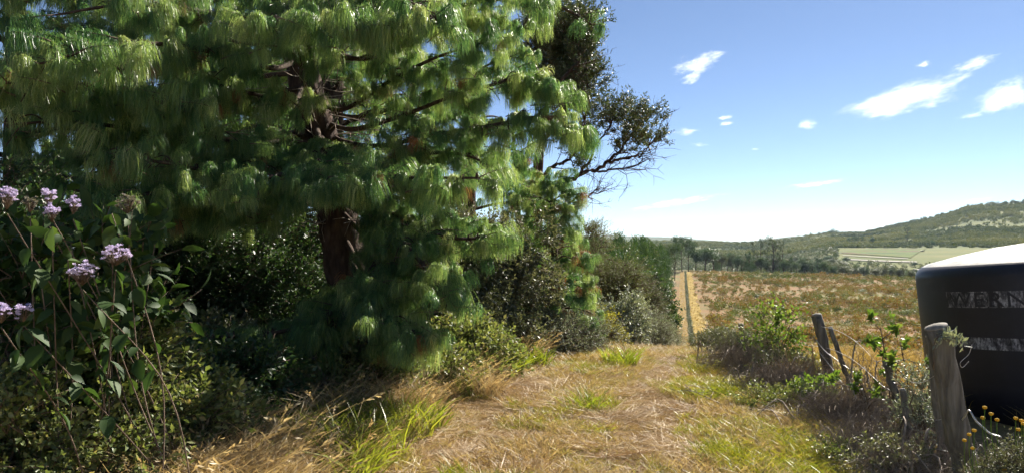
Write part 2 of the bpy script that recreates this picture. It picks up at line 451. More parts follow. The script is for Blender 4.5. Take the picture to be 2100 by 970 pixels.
def strip(name, us, v0, v1, mat, lift=.02, nv=4, wob=0.0):
    us = np.asarray(us); vs = np.linspace(0, 1, nv)
    a = v0 + wob * nz(us, us * 0, 9, 1); b = v1 + wob * nz(us, us * 0, 7, 4)
    vv = a[:, None] + (b - a)[:, None] * vs[None]
    x, y = xy(np.repeat(us[:, None], nv, 1), vv)
    V = np.stack([x, y, terrain(x, y) + lift], -1).reshape(-1, 3)
    n = len(us)
    i = np.arange(n - 1)[:, None] * nv + np.arange(nv - 1)[None]
    Q = np.stack([i, i + 1, i + nv + 1, i + nv], -1).reshape(-1, 4)
    return tag(MB().add(V, Q[:, ::-1]).obj(name, mat, smoothf=True), kind='structure')
strip('path', np.linspace(20, 418, 160), -1.3, 1.0, M['path'], .07, 6, .15)
strip('firebreak', np.linspace(20, 415, 160), 2.0, 4.8, M['break'], .07, 6, .7)

# meadow and gravel roads on the lower slope of the hill
def drape(name, px_pts, mat, lift):
    """outline given by directions and distances: list of (px, r) pairs for near and far edge"""
    near, far = px_pts
    n = 30; k = 8
    def edge(e):
        e = np.array(e, float); t = np.linspace(0, 1, n); s = np.linspace(0, 1, len(e))
        return np.interp(t, s, e[:, 0]), np.interp(t, s, e[:, 1])
    a, b = edge(near), edge(far)
    ts = np.linspace(0, 1, k)[None]
    pxs = a[0][:, None] * (1 - ts) + b[0][:, None] * ts; r = a[1][:, None] * (1 - ts) + b[1][:, None] * ts
    az = np.arctan((pxs - 1050) / FPX)
    x = r * np.sin(az); y = r * np.cos(az)
    V = np.stack([x, y, terrain(x, y) + lift + .3], -1).reshape(-1, 3)
    i = np.arange(n - 1)[:, None] * k + np.arange(k - 1)[None]
    Q = np.stack([i, i + 1, i + k + 1, i + k], -1).reshape(-1, 4)
    return tag(MB().add(V, Q).obj(name, mat, smoothf=True), kind='structure')
drape('meadow', ([(1722, 880), (1790, 850), (1868, 815)], [(1730, 905), (1790, 985), (1900, 985)]), M['meadow'], .6)
drape('gravel_road', ([(1728, 838), (1800, 812), (1862, 795)], [(1728, 845), (1800, 820), (1862, 802)]), M['road'], .9)
drape('gravel_road', ([(1742, 775), (1800, 762), (1880, 752)], [(1742, 787), (1800, 774), (1880, 764)]), M['road'], .9)


# ------------------------------------------------------------------ building blocks of plants
def tuft_proto(name, n, L, needle, drop=1.0, seed=0, width=.0032):
    """one hanging shoot of a weeping pine: a twig with long needles that arch over and droop"""
    g = np.random.default_rng(seed)
    mb = MB()
    tx = np.linspace(0, L, 5)
    tw = np.stack([tx, .02 * np.sin(tx * 9 + seed), .25 * tx - .6 * tx ** 2], 1)
    tube(mb, tw, np.linspace(.006, .003, 5), 5, 1)
    t = g.uniform(.12, 1.0, n) ** .8
    base = np.stack([np.interp(t, np.linspace(0, 1, 5), tw[:, i]) for i in range(3)], 1)
    ang = g.uniform(0, 2 * np.pi, n)
    out = np.stack([g.uniform(.1, .9, n), np.cos(ang), np.sin(ang) * .9 + .25], 1)
    out = unit(out)
    ln = needle * g.uniform(.7, 1.1, n)
    s = np.array([0, .16, .38, .68, 1.0])
    k = g.uniform(.75, 1.25, n) * drop
    # direction swings from 'out' to straight down along the needle
    pts = [base]
    sway = g.normal(0, .14, (n, 3)); sway[:, 2] = 0
    for a, b in zip(s[:-1], s[1:]):
        f = np.clip((a + b) / 2 * 2.3 * k, 0, 1)[:, None]
        d = unit(out * (1 - f) + (np.array([.06, .0, -1.0]) + sway) * f)
        pts.append(pts[-1] + d * (ln * (b - a))[:, None])
    Pn = np.stack(pts, 1)
    side = unit(np.cross(rdir(n, g), np.array([0, 0, 1.0])))
    r = np.clip(g.normal(.45, .2, n) + .25 * (t - .5), 0, 1)
    r = np.where(g.uniform(size=n) < .02, 1.0, np.minimum(r, .93))
    ribbons(mb, Pn, side, np.array([1, 1, .9, .7, .25]) * width, 0, r)
    return proto(mb, name, [M['needle'], M['twig']])
TUFTS = [tuft_proto('needle_tuft', 190, .20, .20, 1.0, 1), tuft_proto('needle_tuft', 150, .15, .17, 1.15, 2),
         tuft_proto('needle_tuft', 210, .27, .215, .85, 3), tuft_proto('needle_tuft', 130, .12, .16, 1.3, 4), tuft_proto('needle_tuft', 170, .24, .18, .6, 5),
         tuft_proto('needle_tuft', 70, .22, .19, .8, 6), tuft_proto('needle_tuft', 110, .18, .14, .45, 7)]
M['deadneedle'] = leaf_mat('needle_dead', [(0, (.16, .08, .04)), (.6, (.32, .17, .08)), (1, (.44, .27, .13))], tr=.4, rough=.5, spec=.3, tint=(1, .8, .5))
TUFTS.append(tuft_proto('needle_tuft', 90, .2, .17, .9, 8)); TUFTS[-1].data.materials[0] = M['deadneedle']
TW = np.array([.19, .17, .17, .15, .13, .08, .08, .03])
TUFTS_FAR = [tuft_proto('needle_tuft', 80, .22, .21, 1.0, 11, .006), tuft_proto('needle_tuft', 70, .16, .18, 1.2, 12, .006), tuft_proto('needle_tuft', 85, .26, .2, .8, 13, .006)]

def clump_proto(name, n, L, leaf, wid, mats, seed, spread=.5, droop=0.0, big=False, twigs=3):
    """a leafy twig: a few forked stems with leaves around them, growing along +Z"""
    g = np.random.default_rng(seed)
    mb = MB()
    B = []; D = []
    for q in range(twigs):
        a = g.uniform(0, 6.283); e = g.uniform(.2, 1) * spread
        d0 = unit(np.array([math.cos(a) * e, math.sin(a) * e, 1.0]))
        pts = np.stack([d0 * L * t * g.uniform(.8, 1.1) + np.array([math.cos(a), math.sin(a), 0]) * L * .3 * t * t - np.array([0, 0, droop * L * t * t]) for t in (0, .35, .7, 1.0)])
        tube(mb, pts, np.linspace(.012, .004, 4) * L * 1.2, 4, 1)
        m = n // twigs
        t = g.uniform(.15, 1.0, m)
        b = np.stack([np.interp(t, (0, .35, .7, 1.0), pts[:, i]) for i in range(3)], 1)
        B.append(b + g.normal(0, .06 * L, b.shape)); D.append(unit(rdir(m, g) * 1.1 + d0))
    B = np.concatenate(B); D = np.concatenate(D); m = len(B)
    nr = unit(rdir(m, g) * .8 + np.array([0, 0, 1.0]))
    leaves(mb, B, D, nr, leaf * g.uniform(.6, 1.2, m), wid * g.uniform(.7, 1.2, m), 0, g.uniform(0, 1, m), .22, big)
    return proto(mb, name, mats)
def clumps(key, n, L, leaf, wid, k=3, **kw):
    return [clump_proto('leafy_twig', n, L, leaf, wid, [M[key], M['twig']], 100 + i * 7 + n, **kw) for i in range(k)]
C_small = {k: clumps(k, 60, .34, .055, .03) for k in ('greygreen', 'olive', 'glossy', 'bramble', 'silver', 'bright', 'yellowgreen', 'darkleaf')}
C_fine = {k: clumps(k, 110, .55, .06, .02, spread=.9, twigs=6) for k in ('wattle', 'olive', 'silver', 'greygreen')}

def lobes(center, size, n, seed, flat=.8):
    g = np.random.default_rng(seed)
    d = rdir(n, g); d[:, 2] *= flat
    rad = g.uniform(.3, .72, (n, 1))
    c = np.asarray(center) + d * rad * np.asarray(size)
    r = g.uniform(.28, .48, n)[:, None] * np.asarray(size)
    return c, r
def bush_points(center, size, n, seed, nl=12, shell=.75):
    """points through the outer shell of a heap of uneven lobes, with outward directions"""
    g = np.random.default_rng(seed)
    c, r = lobes(center, size, nl, seed)
    i = g.integers(0, nl, n)
    d = rdir(n, g)
    rr = g.uniform(shell, 1.02, n)[:, None]
    p = c[i] + d * r[i] * rr
    out = unit((p - np.asarray(center)) / np.asarray(size) + d * .5 + np.array([0, 0, .35]))
    return p, out
def face_rot(d, jit=.35):
    """euler angles that turn +Z to direction d with a random roll"""
    d = unit(d + rng.normal(0, jit, d.shape))
    tx = np.arccos(np.clip(d[:, 2], -1, 1)); tz = np.arctan2(d[:, 0], -d[:, 1])
    return np.stack([tx, np.zeros(len(d)), tz], 1)       # Rz * Rx turns +Z towards d
def stems(mb, root, targets, r0, sides=5, bend=.25, m=0):
    root = np.asarray(root, float)
    for tgt in targets:
        d = tgt - root
        mid = root + d * .5 + np.array([rng.normal(0, bend), rng.normal(0, bend), rng.uniform(0, bend)]) * np.linalg.norm(d) * .4
        pts = cat_rom([root, root + (mid - root) * .45 + np.array([0, 0, .05]) , mid, tgt], 4)
        tube(mb, pts, np.linspace(r0, r0 * .25, len(pts)), sides, m)
def shrub(name, label, px, py_base, D, size, n, protos, seed, cat='shrub', group=None, lift=.5, scale=1.0, nl=12, shell=.72, bark='twig', ns=14, zbase=None, jit=.35):
    """a shrub standing on the ground: stems and a heap of leafy twigs"""
    x = (px - 1050) / FPX * D
    z = float(terrain(x, D)) if zbase is None else zbase
    root = thing(name, label, cat, (x, D, z), group)
    c = np.array([0, 0, size[2] * lift])
    p, out = bush_points(c, size, n, seed, nl, shell)
    keep = p[:, 2] > .02
    p, out = p[keep], out[keep]
    mb = MB()
    stems(mb, (0, 0, -.1), p[rng.choice(len(p), min(ns, len(p)), replace=False)], .012 + .012 * max(size), 5)
    mb.obj('stem', M[bark], root)
    scatter('foliage', p, protos, root, scale * rng.uniform(.7, 1.25, len(p)), face_rot(out, jit))
    return root

def grass_proto(name, n, rad, h0, h1, width, lean, droop, key, seed, flat=0.0, heads=0):
    g = np.random.default_rng(seed)
    mb = MB()
    a = g.uniform(0, 6.283, n); r = rad * np.sqrt(g.uniform(0, 1, n))
    base = np.stack([r * np.cos(a), r * np.sin(a), -.02 * np.ones(n)], 1)
    h = g.uniform(h0, h1, n)
    th = g.uniform(0, 6.283, n)
    ld = np.stack([np.cos(th), np.sin(th), np.zeros(n)], 1)
    ln = np.abs(g.normal(0, lean, n))[:, None] + flat
    s = np.array([0, .35, .7, 1.0])
    pts = np.stack([base + np.array([0, 0, 1]) * (h * t)[:, None] * (1 - flat * .85) + ld * (h * t)[:, None] * ln + (ld * .8 - np.array([0, 0, .55]) * (1 - flat)) * (h * droop * t * t)[:, None] for t in s], 1)
    if flat: pts[..., 2] = np.maximum(pts[..., 2], .006) + g.uniform(0, .03, n)[:, None] * s
    side = unit(np.cross(rdir(n, g), ld + np.array([0, 0, 1])))
    ribbons(mb, pts, side, np.array([.8, 1, .75, .12]) * width, 0, g.uniform(0, 1, n))
    if heads:
        k = heads
        tip = pts[:k, -1]; d = unit(pts[:k, -1] - pts[:k, -2])
        for q in range(5):
            leaves(mb, tip - d * .02 * q, unit(d + rdir(k, g) * .5), rdir(k, g), .045, .012, 0, g.uniform(.5, 1, k))
    return proto(mb, name, [M[key]])

# ------------------------------------------------------------------ big weeping pine
PT = np.array([(-1.92, 9, -.25), (-1.98, 9, .6), (-2.13, 9, 1.4), (-2.26, 9, 2.1), (-2.44, 9, 2.9), (-2.66, 9, 3.7), (-2.85, 9.1, 5), (-3.0, 9.2, 7), (-3.1, 9.3, 10), (-3.15, 9.3, 12)])
PR = np.array([.34, .29, .265, .25, .23, .205, .17, .13, .07, .03])
pine = thing('pine_tree', 'big weeping pine with thick leaning dark trunk and long drooping needles', 'tree', (-1.92, 9, 0))
OFF = np.array([-1.92, 9, 0.0])
mb = MB()
tp = cat_rom(PT, 8); tr_ = np.interp(np.linspace(0, 1, len(tp)), np.linspace(0, 1, len(PR)), PR)
tube(mb, tp - OFF, tr_, 26, 0, .5, .09)
mb.obj('trunk', M['bark'], pine, True)
TUFT_P = []; TUFT_D = []; TUFT_B = []
def trunk_at(z):
    return np.array([np.interp(z, PT[:, 2], PT[:, i]) for i in range(3)])
def branch(z0, pp, dens=1.0, spread=.34, r0=.036, hang=.0, bare=.25, twl=.55):
    pts = [trunk_at(z0)] + [P(*q) for q in pp]
    c = cat_rom(pts, 7)
    mb = MB()
    n = len(c)
    tube(mb, c - OFF, np.linspace(r0, .009, n), 7, 0, .5, .08)
    seg = np.linalg.norm(np.diff(c, axis=0), axis=1); s = np.concatenate([[0], np.cumsum(seg)]); L = s[-1]
    m = int(L / .074 * dens)
    for t in np.sort(rng.uniform(bare, 1.0, m)) * L:
        b = np.array([np.interp(t, s, c[:, i]) for i in range(3)])
        i = min(np.searchsorted(s, t), n - 1); d = unit(c[min(i + 1, n - 1)] - c[max(i - 1, 0)])
        sd = unit(np.cross(d, [0, 0, 1.0])) * rng.choice([-1, 1])
        k = (.45 + .55 * (1 - t / L)) * twl
        dr = unit(d * rng.uniform(.2, .9) + sd * rng.uniform(.2, 1) + np.array([0, 0, rng.uniform(-.55, .45) - hang]))
        ln = rng.uniform(.08, 1.0) * k
        e = b + dr * ln + np.array([0, 0, -.12 * ln])
        pm = (b + e) / 2 + np.array([0, 0, .05])
        tube(mb, cat_rom([b, pm, e], 3) - OFF, np.linspace(.009, .004, 7), 4)
        for q in range(rng.integers(1, 3)):
            TUFT_P.append(e + rng.normal(0, .05, 3) - dr * .12 * q); TUFT_D.append(math.atan2(dr[1], dr[0]) + rng.normal(0, .6))
        if ln > .3:
            TUFT_P.append(pm); TUFT_D.append(math.atan2(dr[1], dr[0]) + rng.choice([-1, 1]))
    TUFT_P.append(c[-1]); TUFT_D.append(math.atan2(d[1], d[0]))
    bo = mb.obj('branch', M['bough'], pine, True)
    TUFT_B.extend([bo] * (len(TUFT_P) - len(TUFT_B)))
# towards the light on the right
branch(3.5, [(700, 225, 8.8), (800, 165, 8.4), (900, 115, 8.1), (1000, 85, 7.9)])
branch(3.5, [(720, 240, 9.3), (850, 205, 9.4), (960, 150, 9.3), (1060, 110, 9.2)], 1.0)
branch(3.2, [(720, 265, 8.8), (830, 235, 8.2), (950, 190, 7.9), (1080, 165, 7.7), (1150, 215, 7.6)], 1.1, bare=.35)
branch(3.0, [(760, 300, 8.6), (900, 275, 8.1), (1020, 255, 7.7), (1110, 240, 7.5), (1160, 270, 7.4)], 1.2, bare=.35, hang=.15)
branch(2.8, [(770, 345, 8.6), (880, 315, 8.2), (960, 320, 8.0), (1020, 350, 7.9)], 1.1, hang=.1)
branch(4.6, [(750, 60, 8.6), (900, 20, 8.1), (1050, -5, 7.7), (1150, 15, 7.5), (1215, 50, 7.4)], .7, bare=.2)
branch(4.2, [(740, 120, 8.8), (880, 70, 8.6), (1000, 40, 8.4), (1090, 60, 8.2)], 1.0)
branch(2.5, [(730, 390, 8.6), (810, 405, 8.2), (890, 430, 8.0), (960, 460, 7.9), (1010, 475, 7.8)], .9, hang=.1)
branch(2.5, [(770, 420, 8.4), (830, 455, 7.9), (870, 520, 7.6), (890, 575, 7.5), (925, 570, 7.4)], 1.0, hang=.35, twl=.4)
branch(2.2, [(770, 460, 8.4), (800, 520, 7.8), (805, 580, 7.4), (815, 635, 7.2), (825, 680, 7.1)], 1.0, hang=.35, twl=.4)
branch(2.3, [(770, 450, 8.5), (850, 480, 8.2), (920, 500, 8.0), (900, 545, 7.8)], .9, hang=.3, twl=.4)
branch(1.5, [(735, 570, 8.4), (700, 625, 7.2), (630, 665, 6.7), (540, 685, 6.4), (450, 690, 6.2), (405, 705, 6.1)], .8, hang=.3, bare=.3, twl=.35)
branch(1.6, [(745, 560, 8.4), (735, 640, 7.2), (745, 690, 6.9), (790, 710, 6.8), (840, 700, 6.9)], 1.1, hang=.3, twl=.4)
branch(1.5, [(735, 590, 8.3), (690, 660, 7.0), (660, 710, 6.7), (640, 740, 6.6)], 1.0, hang=.3, twl=.4)
branch(2.4, [(780, 440, 8.3), (820, 490, 7.4), (870, 545, 6.9), (905, 595, 6.7), (935, 630, 6.6)], 1.1, hang=.35, twl=.4, bare=.35)
branch(2.1, [(760, 500, 8.2), (775, 560, 7.2), (780, 610, 6.8), (800, 660, 6.5), (830, 700, 6.4)], 1.1, hang=.35, twl=.4, bare=.4)
branch(1.8, [(745, 560, 8.2), (770, 620, 7.0), (815, 670, 6.5), (860, 690, 6.4)], 1.0, hang=.35, twl=.4, bare=.4)
branch(2.3, [(790, 450, 8.4), (880, 480, 7.6), (950, 490, 7.2), (1005, 485, 7.1)], 1.0, hang=.25, twl=.4, bare=.4)
# to the left, reaching towards the viewer
branch(3.3, [(560, 315, 8.2), (470, 290, 7.2), (380, 235, 6.4), (290, 190, 5.9), (230, 130, 5.6)], 1.0, bare=.35)
branch(2.9, [(610, 350, 8.2), (530, 345, 7.2), (430, 350, 6.6), (340, 335, 6.1), (240, 320, 5.7)], 1.0, bare=.3)
branch(2.6, [(620, 405, 8.2), (560, 395, 7.4), (450, 405, 6.8), (350, 395, 6.3), (220, 410, 5.8)], .9, bare=.3, hang=.1)
branch(4.0, [(560, 140, 8.2), (450, 110, 7.2), (330, 90, 6.3), (200, 100, 5.6), (80, 130, 5.2)], .9)
branch(4.6, [(540, 50, 8.2), (400, 20, 7.2), (250, 10, 6.5), (110, 30, 6.1)], .9)
branch(3.0, [(480, 300, 7.8), (300, 270, 6.7), (150, 250, 6.0), (20, 255, 5.6)], .9, bare=.4)
branch(3.6, [(450, 210, 7.5), (280, 180, 6.5), (130, 170, 5.8), (10, 170, 5.4)], .9, bare=.4)
branch(2.4, [(520, 420, 7.8), (370, 430, 6.9), (260, 410, 6.3), (150, 390, 5.9)], .8, bare=.3, hang=.1)
branch(3.8, [(440, 160, 9.5), (260, 110, 10), (90, 90, 10.5)], 1.0, bare=.3)
branch(2.9, [(440, 330, 9.6), (280, 310, 10), (120, 330, 10)], 1.0, bare=.3)
branch(2.3, [(560, 430, 8.6), (420, 450, 8.4), (250, 470, 8.2), (120, 460, 8)], .9, bare=.2, hang=.2)
branch(4.4, [(520, 90, 9.4), (380, 60, 9.6), (220, 50, 10), (60, 60, 10)], 1.0, bare=.25)
branch(5.2, [(500, -20, 9), (340, -30, 8.6), (180, -20, 8.2), (40, 0, 8)], 1.0, bare=.25)
branch(3.4, [(470, 230, 9.4), (330, 220, 9.6), (180, 215, 9.6), (40, 210, 9.6)], 1.0, bare=.3)
branch(3.7, [(600, 215, 8.2), (545, 200, 7.6), (480, 185, 7.2), (420, 190, 7)], 1.0, bare=.3)
branch(3.6, [(600, 150, 9.6), (520, 150, 10), (430, 170, 10.3), (360, 200, 10.5)], 1.2, bare=.15)
branch(3.9, [(690, 110, 9.5), (760, 130, 10), (840, 130, 10.4)], 1.2, bare=.15)
branch(4.3, [(640, 60, 8.4), (630, 90, 7.8), (600, 110, 7.4)], 1.2, bare=.3, hang=.2)
branch(2.7, [(480, 370, 9), (330, 370, 9), (160, 365, 9), (20, 350, 9)], 1.0, bare=.25)
# hanging in front
branch(5.2, [(680, -10, 7.2), (700, 30, 6.2), (715, 60, 5.7)], 1.3, hang=.2)
branch(5.4, [(790, -30, 7.2), (850, 20, 6.2), (900, 45, 5.8)], 1.3, hang=.2)
branch(5.0, [(600, 0, 7.2), (560, 40, 6.3), (520, 60, 5.9)], 1.2, hang=.2)
branch(3.1, [(655, 325, 7.4), (590, 355, 6.4), (500, 375, 6.0)], 1.3, hang=.2)
branch(3.0, [(700, 340, 7.2), (780, 360, 6.4), (880, 365, 6.1), (985, 365, 6.0)], 1.3, hang=.25)
branch(3.0, [(670, 345, 7.0), (690, 375, 6.2), (720, 390, 5.9)], 1.3, hang=.25)
# the crown above the picture
for q in range(10):
    z = 5.6 + q * .3; a = 2.4 * q + .4; ln = 3.1 - .14 * q
    t0 = trunk_at(z); pts3 = [t0 + np.array([math.cos(a), math.sin(a), .12]) * ln * f_ for f_ in (.4, .75, 1.0)]
    branch(z, [((p_[0] / p_[1]) * FPX + 1050, 500 - (p_[2] - CAMZ) / p_[1] * FPX, p_[1]) for p_ in pts3], .75, bare=.2)
TUFT_P = np.array(TUFT_P); TUFT_D = np.array(TUFT_D)
far_ok = np.hypot(TUFT_P[:, 0] - PT[4, 0], TUFT_P[:, 1] - 9) > .45
tpx = 1050 + FPX * TUFT_P[:, 0] / TUFT_P[:, 1]; tpy = 500 - (TUFT_P[:, 2] - CAMZ) / TUFT_P[:, 1] * FPX
far_ok &= ~((tpx > 625) & (tpx < 750) & (tpy > 400) & (tpy < 575) & (TUFT_P[:, 1] < 9.2))      # the lower trunk stands clear
TUFT_P, TUFT_D = TUFT_P[far_ok], TUFT_D[far_ok]
TUFT_B = [b_ for b_, k_ in zip(TUFT_B, far_ok) if k_]
inv = (np.abs(TUFT_P[:, 0] / TUFT_P[:, 1]) < .74) & (np.abs((TUFT_P[:, 2] - CAMZ) / TUFT_P[:, 1]) < .36)
order = np.argsort(np.where(inv, TUFT_P[:, 1], 99))
TUFT_N = len(TUFT_P)
for i in order[:300]:
    o = bpy.data.objects.new('needle_tuft', TUFTS[rng.choice(8, p=TW)].data)
    link(o, TUFT_B[i])
    o.location = TUFT_P[i] - OFF; s = rng.uniform(.8, 1.25); o.scale = (s, s, s * rng.uniform(.9, 1.15))
    o.rotation_euler = (rng.normal(0, .15), rng.normal(0, .18), TUFT_D[i])
rest = order[300:]
k = len(rest)
rot = np.stack([rng.normal(0, .15, k), rng.normal(0, .18, k), TUFT_D[rest]], 1)
scatter('needle_foliage', TUFT_P[rest] - OFF, TUFTS, pine, rng.uniform(.8, 1.25, k), rot, rng.choice(8, k, p=TW))
# bare dead twigs inside the crown, near the trunk
mb = MB()
for q in range(70):
    z = rng.uniform(1.6, 4.2); b = trunk_at(z)
    a = rng.uniform(0, 6.283); d = np.array([math.cos(a), math.sin(a), rng.uniform(-.3, .5)]); ln = rng.uniform(.5, 1.5)
    e = b + unit(d) * ln
    c = cat_rom([b, (b + e) / 2 + rng.normal(0, .1, 3), e], 3)
    tube(mb, c - OFF, np.linspace(.008, .0025, len(c)), 4)
    for w_ in range(4):
        f = c[rng.integers(2, len(c))]; g2 = f + unit(d + rng.normal(0, .8, 3)) * rng.uniform(.1, .4)
        tube(mb, np.array([f, (f + g2) / 2 + rng.normal(0, .03, 3), g2]) - OFF, [.005, .004, .002], 3)
tag(mb.obj('dead_twigs', M['dead'], pine), kind='stuff')

# ------------------------------------------------------------------ more pines behind it
def pine_tree(name, label, x, y, h, rad, seed, n=420, lean=(0, 0), group=None, clear=.15, tscale=1.3, zmin=None, top=.3):
    g = np.random.default_rng(seed)
    z = float(terrain(x, y))
    root = thing(name, label, 'tree', (x, y, z), group)
    mb = MB()
    tp = np.array([(lean[0] * t * t + .1 * math.sin(3 * t + seed), lean[1] * t * t, h * t - .2) for t in np.linspace(0, 1, 12)])
    tube(mb, tp, np.linspace(.02 * h + .06, .02, 12), 10, 0, .5, .05)
    pts = []; yaw = []
    nb = max(8, int(n / 14))
    for q in range(nb):
        t = clear + (1 - clear) * (q + g.uniform()) / nb
        b = np.array([np.interp(t, np.linspace(0, 1, 12), tp[:, i]) for i in range(3)])
        a = q * 2.4 + g.normal(0, .4)
        ln = rad * (1 - (1 - top) * ((t - clear) / (1 - clear)) ** 1.3) * g.uniform(.7, 1.1)
        d = np.array([math.cos(a), math.sin(a), 0])
        e = b + d * ln + np.array([0, 0, ln * (.25 - .35 * (1 - t))])
        c = cat_rom([b, (b + e) / 2 + np.array([0, 0, .1 * ln]), e], 4)
        tube(mb, c, np.linspace(.012 + .012 * ln, .006, len(c)), 4)
        for w_ in range(14):
            s = g.uniform(.3, 1.0)
            p = b + (e - b) * s + np.array([0, 0, .25 * ln * s * (1 - s)])
            sd = np.array([-d[1], d[0], 0]) * g.normal(0, .28 * ln * (1.15 - s * .6)); p = p + sd + np.array([0, 0, g.normal(0, .12)])
            pts.append(p); yaw.append(math.atan2(d[1], d[0]) + g.normal(0, .8))
    mb.obj('trunk', M['bark'], root, True)
    pts = np.array(pts); k = len(pts)
    rot = np.stack([g.normal(0, .15, k), g.normal(0, .15, k), np.array(yaw)], 1)
    scatter('needle_foliage', pts, TUFTS_FAR if tscale > 1.1 else TUFTS, root, tscale * g.uniform(.8, 1.25, k), rot)
    return root
pine_tree('pine_tree', 'pine with trunk hidden by the lilac shrub, filling the upper left corner', -7.6, 9.9, 10, 2.6, 27, 520, clear=.12)
pine_tree('pine_tree', 'far dark pine seen through the gaps at upper left', -4.9, 16.0, 14, 3.4, 28, 900, clear=.1, tscale=1.6)
BEHIND = 'pines standing behind the big weeping pine'
pine_tree('pine_tree', 'pine behind the flowering shrub at the left edge, mostly in shade', -8.8, 12.5, 12, 3.4, 21, 900, clear=.1, tscale=1.5)
pine_tree('pine_tree', 'dark pine at top left, behind the big pine and showing specks of sky', -5.9, 12.8, 13, 3.2, 22, 1000, clear=.12, tscale=1.5)
pine_tree('pine_tree', 'shaded pine directly behind the thick leaning trunk', -3.3, 13.2, 13, 3.0, 23, 1100, clear=.1, tscale=1.5)
pine_tree('pine_tree', 'pine crown at upper right of the big pine, next to the dark leafy tree', -.9, 14.5, 9.5, 2.0, 24, 420, clear=.3)
pine_tree('pine_tree', 'young weeping pine with stacked whorls beside the grey-green shrub', P(1125, 600, 12.2)[0], 12.2, 3.1, .9, 25, 420, clear=.1, tscale=1.0, top=.35)
pine_tree('pine_tree', 'slim pine top poking out above the grey-green shrub', P(1062, 600, 14.5)[0], 14.5, 4.0, .6, 26, 170, clear=.5, tscale=.9)
# ------------------------------------------------------------------ broadleaf trees with drawn limbs
def limb_tree(name, label, base, limbs, crown, protos, scale, twigs=0, seed=1, bark='bark', r0=.12, per=10, crad=.5, fine=None):
    """limbs: list of (radius, [points]); crown: list of points that carry leafy clumps"""
    root = thing(name, label, 'tree', base)
    g = np.random.default_rng(seed)
    b = np.asarray(base, float)
    mb = MB()
    ends = []
    for rad, pts in limbs:
        c = cat_rom(pts, 5)
        c[1:-1] += g.normal(0, .03, c[1:-1].shape)
        tube(mb, c - b, np.linspace(rad, rad * .3, len(c)), 7, 0, .5, .08)
        ends.append(c)
    allc = np.concatenate(ends)
    cr = np.asarray(crown, float)
    for p in cr:                                   # twigs from the nearest limb to each crown spot
        q = allc[np.argmin(np.linalg.norm(allc - p, axis=1))]
        for k in range(3):
            e = p + g.normal(0, crad * .5, 3)
            c = cat_rom([q, (q + e) / 2 + g.normal(0, .12, 3), e], 3)
            tube(mb, c - b, np.linspace(.022, .005, len(c)), 4)
    for k in range(twigs):                         # bare fine twigs
        c = ends[g.integers(0, len(ends))]; i = g.integers(len(c) // 3, len(c)); q = c[i]
        d = unit(c[min(i + 1, len(c) - 1)] - c[i - 1]); e = q
        ln = g.uniform(.35, 1.3); pts = [q]
        for w_ in range(3):
            d = unit(d + g.normal(0, .38, 3)); e = e + d * ln / 3; pts.append(e)
        tube(mb, np.array(pts) - b, np.linspace(.014, .003, 4), 3)
        for w_ in range(4):
            f = pts[g.integers(1, 4)]; h = f + unit(d + g.normal(0, .7, 3)) * g.uniform(.15, .5)
            tube(mb, np.array([f, (f + h) / 2 + g.normal(0, .03, 3), h]) - b, [.007, .005, .002], 3)
    mb.obj('trunk', M[bark], root, True)
    p = np.repeat(cr, per, 0)
    d = rdir(len(p), g)
    p = p + d * crad * g.uniform(.2, 1.0, (len(p), 1)) * np.array([1, 1, .75])
    scatter('crown', p - b, protos, root, scale * g.uniform(.7, 1.25, len(p)), face_rot(d + np.array([0, 0, .5])))
    return root
C_dark = clumps('darkleaf', 70, .4, .075, .035)
D_ = 21.0
bx = P(1092, 700, D_); bx[2] = float(terrain(bx[0], bx[1])) - .1
J = P(1104, 470, D_)
def PL(pts, D=D_, dd=0.0):
    return [P(x, y, D + dd * i) for i, (x, y) in enumerate(pts)]
crown_px = [(1192, 238), (1212, 220), (1196, 262), (1184, 280), (1206, 284), (1232, 232), (1250, 222), (1272, 216), (1262, 240), (1296, 222), (1288, 240), (1318, 232), (1334, 246), (1322, 262), (1344, 280), (1334, 290), (1306, 256), (1312, 282), (1290, 290), (1284, 306), (1276, 272), (1222, 252), (1180, 318), (1190, 316)]
limb_tree('acacia_tree', 'flat-topped tree with bare limbs and dark crown leaning over the sky', bx,
    [(.17, [bx, P(1098, 600, D_), J]), (.10, [J] + PL([(1122, 412), (1148, 381), (1185, 359), (1219, 350), (1247, 331), (1269, 310), (1300, 270)])),
     (.05, PL([(1185, 359), (1210, 328), (1222, 300), (1246, 265), (1258, 238)])), (.07, [J] + PL([(1112, 380), (1128, 345), (1156, 335), (1174, 318), (1192, 285), (1200, 245)])),
     (.09, [J] + PL([(1082, 400), (1064, 350), (1052, 290), (1060, 220)])), (.09, [J] + PL([(1092, 400), (1096, 340), (1108, 270), (1120, 200)])),
     (.05, PL([(1247, 331), (1280, 325), (1312, 318), (1330, 300)])), (.05, PL([(1108, 440), (1148, 424), (1191, 405), (1228, 396)])),
     (.04, PL([(1219, 350), (1250, 348), (1290, 345), (1325, 330)])), (.06, PL([(1100, 430), (1075, 380), (1078, 320), (1090, 260)]))],
    [P(x, y, D_ + rng.uniform(-1.2, 1.2)) for x, y in crown_px], C_dark, .95, 170, 3, per=11, crad=.34)
D_ = 23.0
b2 = P(1090, 700, D_); b2[2] = float(terrain(b2[0], b2[1])) - .1
cr2 = [(1090 + 110 * rng.random(), 30 + 180 * rng.random()) for q in range(46)]
cr2 += [(1190, 60), (1198, 95), (1185, 140), (1200, 178), (1170, 200), (1150, 70), (1160, 110), (1208, 182), (1130, 20), (1165, 35)]
